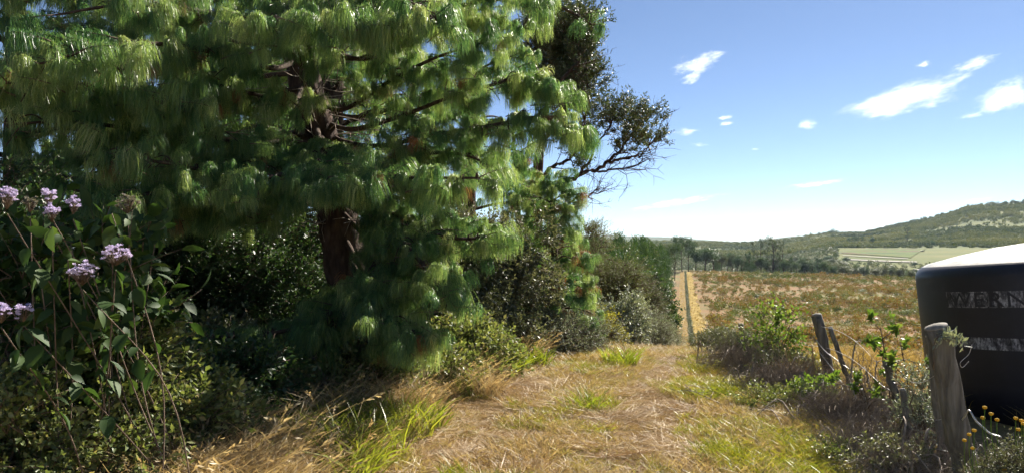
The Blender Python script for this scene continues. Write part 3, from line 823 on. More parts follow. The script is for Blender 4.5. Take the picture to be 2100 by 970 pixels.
limb_tree('leafy_tree', 'tall dark leafy tree rising behind the right edge of the pine', b2,
    [(.2, [b2, P(1095, 500, D_), P(1110, 300, D_), P(1140, 120, D_)]), (.08, PL([(1110, 300), (1150, 230), (1185, 195), (1206, 180)])), (.08, PL([(1125, 210), (1165, 150), (1190, 120)]))],
    [P(x, y, D_ + rng.uniform(-1.5, 1.5)) for x, y in cr2], C_dark, 1.2, 30, 5, per=18, crad=.6)

def fuzzy_tree(name, label, px, ytop, D, hw, n, protos, scale, seed, limbs=9, twig=60, cat='tree', nl=16, low=.25, shell=.55, bark='bark'):
    """tree from a forked trunk and a heap of fine leafy twigs; hw half width in photo pixels"""
    x = (px - 1050) / FPX * D; z0 = float(terrain(x, D)); zt = CAMZ + (500 - ytop) / FPX * D
    h = zt - z0; r = hw / FPX * D
    root = thing(name, label, cat, (x, D, z0))
    cz = h * (1 + low) / 2; size = np.array([r, r, h * (1 - low) / 2])
    p, out = bush_points((0, 0, cz), size * 1.12, n, seed, nl, shell)
    mb = MB()
    fork = np.array([0, 0, h * low * .8])
    tube(mb, [(0, 0, -.2), fork * .5 + np.array([.04, 0, 0]), fork], [.03 * h * .6 + .03, .02 * h * .6 + .03, .02 * h * .6], 8)
    stems(mb, fork - np.array([0, 0, .1]), p[rng.choice(len(p), limbs, replace=False)], .012 * h, 5)
    if twig:
        k = rng.choice(len(p), twig)
        for q in k:
            e = p[q] + out[q] * rng.uniform(.1, .5) * scale; s_ = p[q] * .55 + fork * .45
            c = cat_rom([s_, (s_ + e) / 2 + rng.normal(0, .12, 3), e], 3)
            tube(mb, c, np.linspace(.012, .003, len(c)), 3)
    mb.obj('trunk', M[bark], root)
    scatter('crown', p, protos, root, scale * rng.uniform(.7, 1.25, len(p)), face_rot(out))
    return root
fuzzy_tree('wattle_tree', 'twiggy olive-brown tree below the flat-topped tree, half bare', 1178, 432, 24, 75, 320, C_fine['wattle'], .85, 31, 14, 90, shell=.35)
fuzzy_tree('wattle_tree', 'wide twiggy grey-brown tree with fine branches in front of the forest', 1240, 508, 30, 62, 520, C_fine['wattle'], 1.1, 32, 14, 70, shell=.4)
fuzzy_tree('wattle_tree', 'low twiggy olive tree with a long slanting branch, right of the wide twiggy one', 1300, 560, 36, 52, 380, C_fine['olive'], 1.2, 33, 12, 40, shell=.4)
fuzzy_tree('leafy_tree', 'small bright-edged green tree behind the silver shrubs', 1308, 598, 40, 38, 340, clumps('midgreen', 60, .5, .13, .06), 1.25, 34, 8, 0, low=.1)
fuzzy_tree('leafy_tree', 'bushy green tree at the forest foot beside the dark round tree', 1336, 612, 48, 34, 300, clumps('midgreen', 60, .5, .13, .06), 1.4, 35, 8, 0, low=.1)
fuzzy_tree('leafy_tree', 'dark round dense tree standing where forest meets the track', 1342, 558, 62, 38, 620, clumps('glossy', 70, .6, .14, .07), 1.7, 36, 10, 0, low=.08, shell=.8)

# grey-green shrubs between the pine and the young pine
g1 = C_small['greygreen']
shrub('shrub', 'tall grey-green small-leaved shrub between the big pine and the young pine', 985, 0, 11.0, (1.15, 1.0, 1.75), 900, g1, 41, lift=.62, nl=20)
shrub('shrub', 'dark rounded shrub beneath the pine branch tips, in front of the tall grey-green shrub', 900, 0, 10.0, (.85, .7, .85), 420, C_small['olive'], 42, lift=.6)
shrub('shrub', 'pale speckled shrub at the foot of the tall grey-green shrub', 1000, 0, 10.2, (.75, .6, .62), 330, g1, 43, lift=.55)
shrub('shrub', 'silvery bush in front of the young pine', 1150, 0, 11.4, (.8, .6, .42), 330, C_fine['silver'], 44, lift=.5, scale=.55)
shrub('shrub', 'grey feathery bush left of the silvery bush, by the long grass', 1085, 0, 11.2, (.6, .5, .42), 230, C_fine['greygreen'], 45, lift=.5, scale=.5)
shrub('shrub', 'yellow-green bush right of the silvery bush', 1222, 0, 15.5, (.55, .5, .75), 230, C_small['yellowgreen'], 46, lift=.55)
shrub('shrub', 'whitish-leaved tall weed standing behind the silvery bush', 1175, 0, 14.6, (.5, .45, .8), 200, C_small['silver'], 47, lift=.6)
shrub('shrub', 'pale silver bush left of the far track, nearest to it', 1342, 0, 25, (.9, .8, .8), 260, C_fine['silver'], 48, lift=.7, scale=.9)
shrub('shrub', 'pale silver bush in front of the small bright-edged tree', 1312, 0, 21, (1.0, .8, .8), 300, C_fine['silver'], 49, lift=.7, scale=.8)
shrub('shrub', 'white-edged leafy bush between the yellow-green bush and the silver bushes', 1275, 0, 19, (.75, .7, 1.05), 240, C_small['silver'], 50, lift=.7, scale=1.3)
# undergrowth under and behind the pine
shrub('shrub', 'glossy dark undergrowth shrub left of the thick pine trunk', 540, 0, 9.6, (1.6, .9, 1.55), 800, C_small['glossy'], 51, lift=.55, nl=18)
shrub('shrub', 'glossy dark undergrowth shrub further left, behind the lilac-flowered shrub', 330, 0, 9.0, (1.5, .9, 1.5), 620, C_small['glossy'], 52, lift=.55, nl=18)
shrub('shrub', 'dark undergrowth right of the pine trunk, in deep shade', 840, 0, 10.4, (1.2, .8, 1.2), 420, C_small['olive'], 53, lift=.55)
shrub('shrub', 'dark shrub filling the left edge behind the lilac flowers', 60, 0, 7.6, (1.5, .9, 1.7), 620, C_small['glossy'], 54, lift=.55)
shrub('shrub', 'low leafy bush catching light under the lowest pine spray', 470, 0, 6.0, (.5, .4, .5), 200, C_small['glossy'], 55, lift=.5)
shrub('shrub', 'low dark bush in the shaded gap left of the leafy bush', 400, 0, 7.0, (.7, .5, .5), 220, C_small['olive'], 56, lift=.5)
shrub('shrub', 'low bush under the drooping pine branch, beside the tall dry grass', 690, 0, 7.0, (.8, .5, .55), 300, C_small['bramble'], 57, lift=.45)
shrub('shrub', 'low pale bush at the verge below the pine branch tips', 830, 0, 7.8, (.7, .5, .5), 280, C_small['bramble'], 58, lift=.45)
shrub('shrub', 'tangled leafy verge growth below the pale speckled shrub', 960, 0, 8.8, (.7, .5, .42), 260, C_small['bramble'], 59, lift=.4)
# brambles at lower left
shrub('bramble', 'tangled pale-leaved bramble in the lower left corner', 70, 0, 4.1, (.75, .6, .62), 420, C_small['bramble'], 61, 'bramble', lift=.5, scale=.8)
shrub('bramble', 'bramble with yellowing leaves below the lilac-flowered shrub', 210, 0, 4.5, (.7, .5, .75), 400, C_small['bramble'], 62, 'bramble', lift=.55, scale=.85)
shrub('bramble', 'bramble thicket with dry stalks left of the tall dry grass', 330, 0, 4.7, (.5, .4, .55), 260, C_small['bramble'], 63, 'bramble', lift=.45, scale=.8)
shrub('bramble', 'low green bramble at the bottom edge left of the dry grass', 410, 0, 4.6, (.45, .3, .28), 160, C_small['olive'], 64, 'bramble', lift=.4, scale=.7)

# ------------------------------------------------------------------ lilac-flowered shrub with large leaves
fs = thing('flowering_shrub', 'large-leaved shrub with lilac flower heads at the left edge', 'shrub', (-2.35, 3.9, 0))
FO = np.array([-2.35, 3.9, 0.0])
leafmesh = []
for q in range(4):
    mb = MB(); n = 1
    leaves(mb, np.zeros((1, 3)), np.array([[1, 0, rng.uniform(-.2, .1)]]), np.array([[0, 0, 1.0]]), 1.0, rng.uniform(.5, .62), 0, [rng.uniform(.2, .9)], .3, True)
    leafmesh.append(mb.mesh('leaf', [M['bigleaf']], True))
heads = [(14, 408, 3.4, .065, 0), (98, 404, 3.6, .05, 0), (106, 437, 3.6, .045, 0), (150, 420, 3.7, .042, 0), (62, 418, 3.8, .04, 1), (262, 420, 3.9, .075, 1), (238, 524, 3.6, .085, 0), (170, 563, 3.5, .085, 0), (50, 637, 3.3, .045, 0), (4, 640, 3.3, .05, 0)]
stem_ends = [P(x, y + 30, D) for x, y, D, r, k in heads]
extra = [P(rng.uniform(-60, 330), rng.uniform(430, 700), rng.uniform(3.6, 4.6)) for q in range(20)]
nleaf = 0; STEMS = []
for q, e in enumerate(stem_ends + extra):
    b = FO + np.array([rng.normal(0, .35), rng.normal(.1, .2), 0.0])
    c = cat_rom([b, b * .5 + e * .5 + rng.normal(0, .05, 3), e], 6)
    mb = MB(); tube(mb, c - FO, np.linspace(.005, .003, len(c)), 5)
    stem_o = mb.obj('stem', M['twig'], fs); STEMS.append(stem_o)
    for w_ in range(10):
        if nleaf >= 290: break
        t = rng.uniform(.55, 1.0) if w_ else 1.0
        p = np.array([np.interp(t, np.linspace(0, 1, len(c)), c[:, i]) for i in range(3)])
        o = link(bpy.data.objects.new('leaf', leafmesh[rng.integers(0, 4)]), stem_o); nleaf += 1
        o.location = p - FO; s = rng.uniform(.06, .13); o.scale = (s, s, s)
        o.rotation_euler = (rng.normal(0, .45), rng.uniform(-.1, .9), rng.uniform(0, 6.283))
CB = clumps('bigleaf', 14, .3, .12, .065, big=True, twigs=2, spread=.9)
fp = np.array([P(rng.uniform(-60, 320), rng.uniform(500, 720), rng.uniform(4.0, 4.9)) for q in range(110)])
scatter('foliage', fp - FO, CB, fs, rng.uniform(.7, 1.2, len(fp)), spin(len(fp), .8))
for st_o, (x, y, D, r, k) in zip(STEMS, heads):
    c = P(x, y, D); mb = MB(); r *= .68
    nf = int(60 * (r / .06) ** 1.3)
    for w_ in range(nf):
        a = rng.uniform(0, 6.283); rr = r * 1.15 * math.sqrt(rng.uniform()); hh = r * .75 * (1 - (rr / r / 1.2) ** 2) + rng.normal(0, .012)
        f = c - FO + np.array([rr * math.cos(a), rr * math.sin(a), hh])
        m = 12; d = rdir(m); d[:, 2] = np.abs(d[:, 2]) * .8 + .1
        leaves(mb, np.repeat(f[None], m, 0), d, rdir(m), .014, .007, 0, np.clip(rng.normal(.5, .25, m), 0, 1))
        tube(mb, [c - FO + np.array([0, 0, -.05]), f], [.002, .001], 3, 1)
    h = mb.obj('flower_head', [M['seed'] if k else M['lilac'], M['twig']], st_o)
    if k: h['label'] = 'withered greyish flower head'

# ------------------------------------------------------------------ grass
def near_pts(n, u0, u1, v0, v1, f=None):
    u = rng.uniform(u0, u1, n); v = rng.uniform(v0, v1, n)
    x, y = xy(u, v)
    keep = (np.abs(x / np.maximum(y, .1)) < .85) & (y > 2.5)
    if f is not None: keep &= rng.uniform(size=n) < f(u, v, x, y)
    x, y = x[keep], y[keep]
    return np.stack([x, y, terrain(x, y)], 1)
rut = lambda v: np.exp(-((v + 1.75) / .38) ** 2) + np.exp(-((v + .3) / .38) ** 2)
G_straw = [grass_proto('dry_grass', 280, .2, .05, .22, .0038, .45, .5, 'straw', 200 + i) for i in range(3)]
G_tall = [grass_proto('tall_dry_grass', 260, .2, .25, .62, .0045, .28, .55, 'straw', 210 + i, heads=26) for i in range(3)]
G_flat = [grass_proto('straw_litter', 420, .26, .07, .24, .0034, .5, .1, 'litter', 220 + i, flat=.9) for i in range(3)]
G_short = [grass_proto('short_grass', 280, .18, .04, .14, .005, .5, .5, 'grass', 230 + i) for i in range(3)]
G_green = [grass_proto('green_grass', 46, .12, .18, .48, .010, .28, .5, 'grassy', 240 + i) for i in range(3)]
G_gold = [grass_proto('gold_grass', 260, .25, .10, .32, .005, .4, .5, 'goldgrass', 250 + i) for i in range(3)]
def field(name, pts, protos, lo, hi, label, cat='grass'):
    k = len(pts)
    return scatter(name, pts, protos, None, rng.uniform(lo, hi, k), spin(k, .08), label=label, cat=cat)
G_stub = [grass_proto('stubble', 420, .2, .025, .10, .0055, .7, .4, 'stubble', 260 + i) for i in range(4)]
field('stubble', near_pts(2000, 3, 17, -3.4, 2.0, lambda u, v, x, y: np.clip(1 - .8 * rut(v), .1, 1)), G_stub, .7, 1.4, 'mown stubble of dry and green grass across the whole track')
field('straw_litter', near_pts(1700, 3, 14, -3.2, 1.4, lambda u, v, x, y: np.clip(.15 + .95 * rut(v) + .3 * nz(x, y, .8, 4), 0, 1)), G_flat, .6, 1.1, 'flattened pinkish straw lying in the wheel tracks', 'straw')
field('dry_grass', near_pts(650, 3, 17, -3.4, 2.2, lambda u, v, x, y: np.clip(.22 + .55 * nz(x, y, .7, 2) - .9 * rut(v) + .35 * smooth((-v - 1.9) / .5) + .35 * np.exp(-((v + 1.05) / .35) ** 2), .0, 1)), G_straw, .5, 1.0, 'short dry grass between and beside the wheel tracks')
field('tall_dry_grass', near_pts(800, 3, 16, -6.5, -2.0, lambda u, v, x, y: np.clip(.55 + .6 * nz(x, y, .8, 5), 0, 1) * smooth((-v - 1.95) / .6)), G_tall, .6, 1.15, 'tall seeding dry grass along the forest verge')
field('short_grass', near_pts(2000, 3, 17, -3.0, 2.0, lambda u, v, x, y: np.clip(.26 + .9 * nz(x, y, .55, 9) + .35 * (v > .0) - .5 * rut(v), .0, 1)), G_short, .7, 1.3, 'short yellow-green grass mown between the wheel tracks and fence')
field('green_grass', near_pts(700, 4, 14, -4.2, -2.1, lambda u, v, x, y: np.clip(.3 + .9 * nz(x, y, .9, 12), 0, 1)), G_green, .6, 1.2, 'broad green blades growing through the verge grass')
field('gold_grass', near_pts(1200, 9, 40, -2.8, 9, lambda u, v, x, y: np.clip(.3 + .5 * (u > 10) + .5 * (v > 2), 0, 1)), G_gold, .5, .95, 'golden grass on the crest of the track and beyond the fence')
field('field_grass', near_pts(750, 4, 22, 2.3, 12), G_gold, .6, 1.1, 'golden grass of the near field behind the fence')

wd_ = np.array([P(rng.uniform(20, 560), 0, rng.uniform(3.9, 5.2)) for q in range(60)]); wd_[:, 2] = terrain(wd_[:, 0], wd_[:, 1])
field('tall_dry_weeds', wd_, G_tall, .7, 1.3, 'pale dry grass and weeds along the bottom left')
def tussock(label, px, py, h, n, key, w=.009, rad=.14, lean=.35, droop=.45, D=None, heads=0, base_py=None):
    """one tussock whose foot is seen at pixel (px, py)"""
    D = D or CAMZ * FPX / (py - 500)
    x = (px - 1050) / FPX * D
    pr = grass_proto('grass_tussock', n, rad, h * .45, h, w, lean, droop, key, int(px * 7 + py), heads=heads)
    o = link(bpy.data.objects.new('grass_tussock', pr.data))
    o.location = (x, D, float(terrain(x, D)) - .01)
    return tag(o, label, 'grass tussock', kind='thing')
tussock('bright green tussock with dark shaded foot in the middle of the track', 1200, 832, .30, 150, 'grassy', .008, .16)
tussock('tall yellow-green tussock near the crest of the track', 1272, 742, .42, 200, 'grassy', .012, .24, .25, D=9.6)
tussock('broad-bladed green tussock at the verge, left of the left wheel track', 880, 872, .42, 70, 'grassy', .014, .12)
tussock('broad-bladed green tussock further along the verge', 1040, 765, .45, 90, 'grassy', .016, .2, D=8.8)
tussock('yellow-green tussock right of the broad tussock at the verge', 1100, 750, .45, 90, 'grassy', .015, .18, D=9.6)
tussock('bright tussock on the right side of the track near the brush', 1462, 812, .22, 140, 'grassy', .007, .15)
tussock('soft green tussock at crest height beside the right verge', 1440, 765, .25, 160, 'grass', .008, .25, D=9.0)
tussock('vivid green grass patch at bottom right below the fence', 1655, 955, .16, 260, 'grassy', .006, .24)
tussock('big pale dry tussock at the bottom, left of the track', 690, 960, .55, 420, 'straw', .005, .26, .3, .5, heads=60)
tussock('arching dry tussock left of the big pale one', 520, 955, .50, 120, 'straw', .006, .15, .55, .7)
tussock('greyish dry tussock in the centre strip of the track', 1080, 925, .26, 300, 'straw', .005, .28, .4)
tussock('dry tussock with pale bent stems by the left wheel track', 1060, 820, .26, 260, 'straw', .005, .26, .4)
tussock('dry leaning tussock below the pine branch tips', 985, 800, .40, 260, 'straw', .005, .24, .3, heads=30)
tussock('green tussock at the foot of the low pale verge bush', 800, 890, .34, 80, 'grassy', .012, .14)
tussock('thin yellow blades by the fallen twig on the track', 1530, 830, .2, 60, 'grass', .007, .1)
# ------------------------------------------------------------------ trees further off: shared crowns, each tree its own object
def crown_mesh(kind, seed, n, leaf, mat):
    """crown of a tree of height 1 and half width .5"""
    g = np.random.default_rng(seed)
    if kind == 'round':
        c = unit(g.normal(size=(22, 3))) * g.uniform(.2, .85, (22, 1)) * np.array([.36, .36, .34]) + np.array([0, 0, .58]); r = g.uniform(.10, .19, 22)
    elif kind == 'cone':
        t = g.uniform(0, 1, 46); a = g.uniform(0, 6.283, 46); w_ = .42 * (1 - t) ** .85
        c = np.stack([w_ * np.cos(a) * .8, w_ * np.sin(a) * .8, .1 + .85 * t], 1); r = .05 + .11 * (1 - t)
    elif kind == 'umbrella':
        a = g.uniform(0, 6.283, 18); q = np.sqrt(g.uniform(0, 1, 18)) * .38
        c = np.stack([q * np.cos(a), q * np.sin(a), .80 + .12 * (1 - (q / .4) ** 2) + g.normal(0, .05, 18)], 1); r = g.uniform(.08, .15, 18)
        c[:5, 2] -= g.uniform(.1, .3, 5)
    else:   # gum: open layered clumps on thin limbs
        a = g.uniform(0, 6.283, 15); q = g.uniform(.1, .45, 15)
        c = np.stack([q * np.cos(a), q * np.sin(a), g.uniform(.35, .97, 15)], 1); r = g.uniform(.05, .10, 15)
    i = g.choice(len(c), n, p=r ** 2 / np.sum(r ** 2))
    d = rdir(n, g)
    p = c[i] + d * r[i][:, None] * g.uniform(.55, 1.08, (n, 1)) * np.array([1.1, 1.1, .8])
    mb = MB()
    leaves(mb, p, rdir(n, g) + np.array([0, 0, .2]), unit(d + rdir(n, g) * .7), leaf * g.uniform(.6, 1.4, n), leaf * .7 * g.uniform(.6, 1.4, n), 0, np.clip(g.normal(.5, .25, n), 0, 1), .2)
    return mb.mesh('crown', [M[mat]]), c
def trunk_mesh(kind, c, seed):
    mb = MB()
    top = .9 if kind in ('cone', 'gum') else .72
    pts = np.array([(.015 * math.sin(4 * t + seed), .015 * math.cos(5 * t), t * top - .03) for t in np.linspace(0, 1, 7)])
    tube(mb, pts, np.linspace(.022, .007, 7), 6)
    for q in c[:12]:
        b = pts[min(6, int(max(.1, q[2] - .15) / top * 6))]
        tube(mb, cat_rom([b, (b + q) / 2 + np.array([0, 0, -.02]), q], 3), np.linspace(.009, .003, 7), 4)
    return mb.mesh('trunk', [M['bark']])
KINDS = {}
for key, kind, n, leaf, mat in (('round', 'round', 7000, .027, 'olive'), ('green', 'round', 7000, .027, 'midgreen'), ('cone', 'cone', 7000, .027, 'needle_far'), ('pine', 'umbrella', 4200, .026, 'needle_far'), ('pineround', 'round', 7000, .025, 'needle_far'), ('gum', 'gum', 1800, .026, 'darkleaf')):
    vs = []
    for v_ in range(3):
        cm, c = crown_mesh(kind, 300 + v_ * 11 + len(KINDS), n, leaf, mat)
        vs.append((cm, trunk_mesh(kind, c, v_)))
    KINDS[key] = vs
def far_tree(key, label, px, ytop, D, hw, group=None, v=None, name=None, wide=None):
    x = (px - 1050) / FPX * D; z0 = float(terrain(x, D)); h = CAMZ + (500 - ytop) / FPX * D - z0
    w_ = 2 * hw / FPX * D
    root = thing(name or {'cone': 'conifer_tree', 'pine': 'pine_tree', 'pineround': 'pine_tree', 'gum': 'gum_tree'}.get(key, 'leafy_tree'), label, 'tree', (x, D, z0), group, rng.uniform(0, 6.283))
    cm, tm = KINDS[key][rng.integers(0, 3) if v is None else v]
    for nm, me in (('crown', cm), ('trunk', tm)):
        o = link(bpy.data.objects.new(nm, me), root); o.scale = (w_, w_, h)
        if nm == 'crown': o['kind'] = 'stuff'
    return root
FOR = 'trees of the forest left of the track'
for a in (
    ('pineround', 'skyline pine furthest left, just right of the twiggy trees', 1222, 461, 95, 35), ('pineround', 'second skyline pine from the left above the twiggy tree', 1246, 464, 100, 31),
    ('pineround', 'third skyline pine from the left, rounded head', 1268, 461, 104, 35), ('pineround', 'fourth skyline pine from the left, rounded dark head', 1293, 462, 108, 35),
    ('pineround', 'fifth skyline pine from the left, lower than the fourth', 1314, 470, 112, 31), ('pineround', 'dark pine in front of the skyline pines, left of the pale green trees', 1290, 480, 84, 52),
    ('green', 'pale green leafy tree in the middle of the forest, left one of two', 1282, 508, 58, 52), ('green', 'pale green leafy tree in the middle of the forest, right one of two', 1318, 512, 64, 49),
    ('cone', 'tall dark conifer with a slanting right flank, nearest to the track', 1362, 480, 118, 63), ('pineround', 'dark pine left of the tall slanting conifer', 1336, 478, 122, 49),
    ('cone', 'conifer with pale tips between the slanting conifer and the round tree', 1352, 520, 92, 52), ('pineround', 'dark pine behind the pale green trees', 1308, 488, 100, 45),
    ('round', 'olive tree filling the forest behind the wide twiggy tree', 1232, 505, 52, 70), ('pineround', 'dark pine behind the olive forest tree at left', 1205, 470, 70, 52),
    ('pineround', 'tall dark pine filling the gap right of the flat-topped tree', 1208, 452, 52, 44), ('pineround', 'broad dark pine right of the gap-filling tall pine', 1246, 463, 66, 44),
    ('pineround', 'dark skyline tree above the slanting conifer', 1358, 480, 150, 28), ('pineround', 'small dark skyline tree next to the track end row', 1382, 484, 190, 26)):
    key_, lab_, x_, yt_, D_f, hw_ = a
    while (x_ - 1050) / FPX * D_f * TC - D_f * TS + hw_ / FPX * D_f * .85 > -2.0: x_ -= 2
    far_tree(key_, lab_, x_, yt_, D_f, hw_, group=FOR)
FILL = 'trees inside the dense forest wall left of the track'
for q in range(95):
    x = rng.uniform(1195, 1392); D = rng.uniform(50, 170)
    yt = np.interp(x, [1195, 1300, 1345, 1395], [461, 462, 476, 490]) + rng.uniform(0, 24)
    rad_ = rng.uniform(3.0, 5.2); xw = (x - 1050) / FPX * D
    if xw * TC - D * TS + rad_ > -2.2: continue
    far_tree(['pineround', 'pineround', 'green', 'pineround', 'round'][rng.integers(0, 5)], 'dark green tree packed inside the forest wall left of the track', x, yt, D, rad_ / D * FPX * .9, FILL)
ROW = 'trees standing in line along the left side of the far track'
ordn = ('first', 'second', 'third', 'fourth', 'fifth', 'sixth', 'seventh', 'eighth', 'ninth', 'tenth', 'eleventh', 'twelfth', 'thirteenth', 'fourteenth', 'fifteenth', 'sixteenth')
for q, u_ in enumerate(np.geomspace(72, 395, 16)):
    rr_ = rng.uniform(3.0, 4.4); xw, yw = xy(u_, -2.4 - rr_ - rng.uniform(0, 1.5)); px_ = 1050 + FPX * xw / yw
    yt = np.interp(px_, [1200, 1300, 1345, 1400], [462, 465, 478, 490]) + rng.uniform(-2, 12)
    far_tree(['pineround', 'pineround', 'round', 'pineround'][q % 4], 'dark tree beside the far track, %s in the line counting from the near end' % ordn[q], px_, yt, yw, rr_ / yw * FPX, ROW)
END = 'pines in the row at the far end of the track'
for i, a in enumerate(((1384, 500, 330, 22), (1398, 486, 400, 25), (1412, 493, 410, 23), (1427, 500, 425, 22), (1447, 495, 430, 35), (1463, 505, 435, 27))):
    far_tree('pine' if i in (0, 1, 2) else 'pineround', 'dark pine at the far end of the track, %s from the left' % ('first', 'second', 'third', 'fourth', 'fifth', 'sixth')[i], *a, group=END)
far_tree('gum', 'open-crowned gum tree rising highest above the wooded belt', 1585, 482, 470, 34, v=0)
far_tree('gum', 'thin gum tree leaning left of the tallest gum', 1560, 490, 475, 20, v=1)
far_tree('gum', 'bushier gum tree right of the tallest gum', 1606, 497, 465, 22, v=2)
BELT = 'trees of the wooded belt beyond the brown field'
bx_ = np.linspace(1474, 1880, 52)
for i, x in enumerate(bx_):
    D = rng.uniform(440, 500); lim = np.interp(x, [1470, 1540, 1620, 1700, 1780, 1880], [512, 518, 527, 534, 543, 552])
    key = ['round', 'pineround', 'green', 'round', 'cone'][rng.integers(0, 5)]
    far_tree(key, 'tree of the dense dark belt along the far edge of the brown field', x + rng.uniform(-4, 4), lim + rng.uniform(-6, 7), D, rng.uniform(13, 22), BELT)
VAL = 'trees scattered over the valley behind the wooded belt'
for i in range(46):
    x = rng.uniform(1500, 1740); D = rng.uniform(560, 760)
    z = float(terrain((x - 1050) / FPX * D, D)); yb = 500 - (z - CAMZ) / D * FPX
    far_tree(['round', 'pineround', 'round', 'green'][rng.integers(0, 4)], 'small tree in the hazy wooded valley behind the dark belt', x, yb - rng.uniform(9, 17), D, rng.uniform(9, 15), VAL)
for lab, key, x, yt, D, hw in (('flat-topped pine on the hillside, left end of the line of pines', 'pine', 1742, 487, 1010, 6), ('second flat-topped pine in the hillside line', 'pine', 1751, 486, 1010, 7), ('third flat-topped pine in the hillside line', 'pine', 1759, 486, 1005, 6), ('fourth flat-topped pine in the hillside line, slimmer', 'pine', 1767, 485, 1005, 5),
    ('dense dark tree at the right end of the hillside line', 'pineround', 1790, 483, 1000, 9), ('tall bare-stemmed gum alone on the hillside', 'gum', 1861, 462, 990, 11), ('small round tree left of the tall bare-stemmed gum', 'pineround', 1843, 493, 990, 6), ('round tree close to the left of the tall gum', 'pineround', 1853, 493, 985, 6),
    ('leafy tree at the foot of the tall gum', 'round', 1869, 489, 985, 7), ('tree on the slope left of the tank rim', 'pineround', 1914, 490, 880, 9), ('small tree below the meadow, left of the tank', 'round', 1892, 512, 800, 7), ('round tree above the tank shoulder', 'pineround', 1945, 496, 950, 9),
    ('dark tree right of the round tree above the tank', 'pineround', 1975, 488, 950, 10), ('small tree on the slope beside the line of pines', 'pineround', 1717, 496, 1000, 5), ('dark tree over the gravel road', 'pineround', 1812, 532, 700, 6), ('dark bushy tree hiding the right end of the blue roof', 'pineround', 1822, 552, 545, 12),
    ('dark tree left of the tank below the road', 'pineround', 1876, 534, 620, 9), ('dark leafy tree just left of the tank', 'round', 1866, 562, 520, 9), ('light green tree between blue roof and tank', 'green', 1848, 556, 560, 9)):
    far_tree(key, lab, x, yt, D, hw)
RT = 'trees on the skyline of the hill'
for x, yt in ((1655, 478), (1664, 476), (1675, 475), (1683, 473), (1692, 470), (1700, 467), (1708, 467), (1716, 470), (1640, 481), (1625, 484), (1612, 486), (1946, 437)):
    far_tree('pineround', 'tree on the far hill skyline, in the clump left of the saddle' if x < 1900 else 'lone small tree on the hill skyline above the tank', x, yt, 1760, 10, RT if x < 1900 else None)

# low-growing masses: forest on the hill, heath of the brown field, valley scrub
def lump_proto(name, n, r, leaf, mat, seed, flat=.7):
    g = np.random.default_rng(seed); mb = MB()
    c = g.normal(0, .35, (7, 3)) * r; c[:, 2] = np.abs(c[:, 2]) + .3 * r
    i = g.integers(0, 7, n); d = rdir(n, g)
    p = c[i] + d * r * .5 * np.array([1, 1, flat])
    p[:, 2] = np.maximum(p[:, 2], 0)
    leaves(mb, p, rdir(n, g) + np.array([0, 0, .5]), unit(d + rdir(n, g) * .5), leaf * g.uniform(.6, 1.4, n), leaf * .6 * g.uniform(.6, 1.4, n), 0, g.uniform(0, 1, n), .2)
    return proto(mb, name, [M[mat]])
M['hillwood'] = leaf_mat('hill_wood', [(.25, (.04, .06, .02)), (.42, (.12, .15, .04)), (.65, (.21, .21, .06)), (1, (.30, .26, .09))], tr=.2, rough=.7, spec=.2, patch=.006, pw=.65)
HW = [lump_proto('hill_wood', 60, 3.2, 1.6, 'hillwood', 400 + i, 1.1) for i in range(3)]
n = 26000
az = rng.uniform(R(10), R(40), n); r = rng.uniform(1010, 1800, n)
px_ = 1050 + FPX * np.tan(az)
keep = rng.uniform(size=n) < np.clip(.55 + .9 * nz(r, az * 900, 75), .06, 1)
x, y = (r * np.sin(az))[keep], (r * np.cos(az))[keep]
scatter('hill_forest', np.stack([x, y, terrain(x, y)], 1), HW, None, rng.uniform(.5, 1.3, len(x)), spin(len(x), .05), label='even plantation forest covering the hill', cat='forest')
HE = [lump_proto('heath', 90, .62, .20, 'heath', 410 + i, .6) for i in range(5)]
n = 34000
u = 95 + (425 - 95) * rng.uniform(0, 1, n) ** 1.25; v = 4.3 + rng.uniform(0, 1, n) ** .8 * 300
x, y = xy(u, v)
keep = (x / y < .8) & (rng.uniform(size=n) < np.clip(.8 + .5 * nz(x, y, 9, 3), .2, 1))
x, y = x[keep], y[keep]
scatter('heath', np.stack([x, y, terrain(x, y)], 1), HE, None, (.5 + 2.2 * rng.uniform(0, 1, len(x)) ** 2.2) * (1 + .6 * nz(x, y, 25, 6)), spin(len(x), .05), label='low brown and olive heath covering the wide field', cat='heath')
n = 1500
u = 100 + 320 * rng.uniform(0, 1, n) ** 1.2; v = 6 + rng.uniform(0, 1, n) ** .8 * 290
x, y = xy(u, v); keep = (x / y < .8) & (nz(x, y, 22, 8) > .05); x, y = x[keep], y[keep]
HB = [lump_proto('heath_bush', 130, .75, .2, m_, 480 + i, .7) for i, m_ in enumerate(('olive', 'greygreen', 'silver', 'bramble', 'olive'))]
scatter('heath_bush_mass', np.stack([x, y, terrain(x, y)], 1), HB, None, rng.uniform(.8, 2.4, len(x)), spin(len(x), .05), label='darker and paler bushes dotted through the brown field', cat='bushes')
VS = [lump_proto('valley_scrub', 60, 2.4, 1.0, m_, 430 + i, .9) for i, m_ in enumerate(('olive', 'darkleaf', 'greygreen'))]
n = 4200
az = rng.uniform(R(11), R(33), n); r = rng.uniform(520, 1010, n); px_ = 1050 + FPX * np.tan(az)
keep = ~((px_ > 1718) & (r > 740)) & (rng.uniform(size=n) < np.where(px_ < 1740, .95, .55))
x, y = (r * np.sin(az))[keep], (r * np.cos(az))[keep]
scatter('valley_scrub', np.stack([x, y, terrain(x, y)], 1), VS, None, rng.uniform(.5, 1.3, len(x)), spin(len(x), .05), label='dark scrub filling the valley below the hill', cat='scrub')
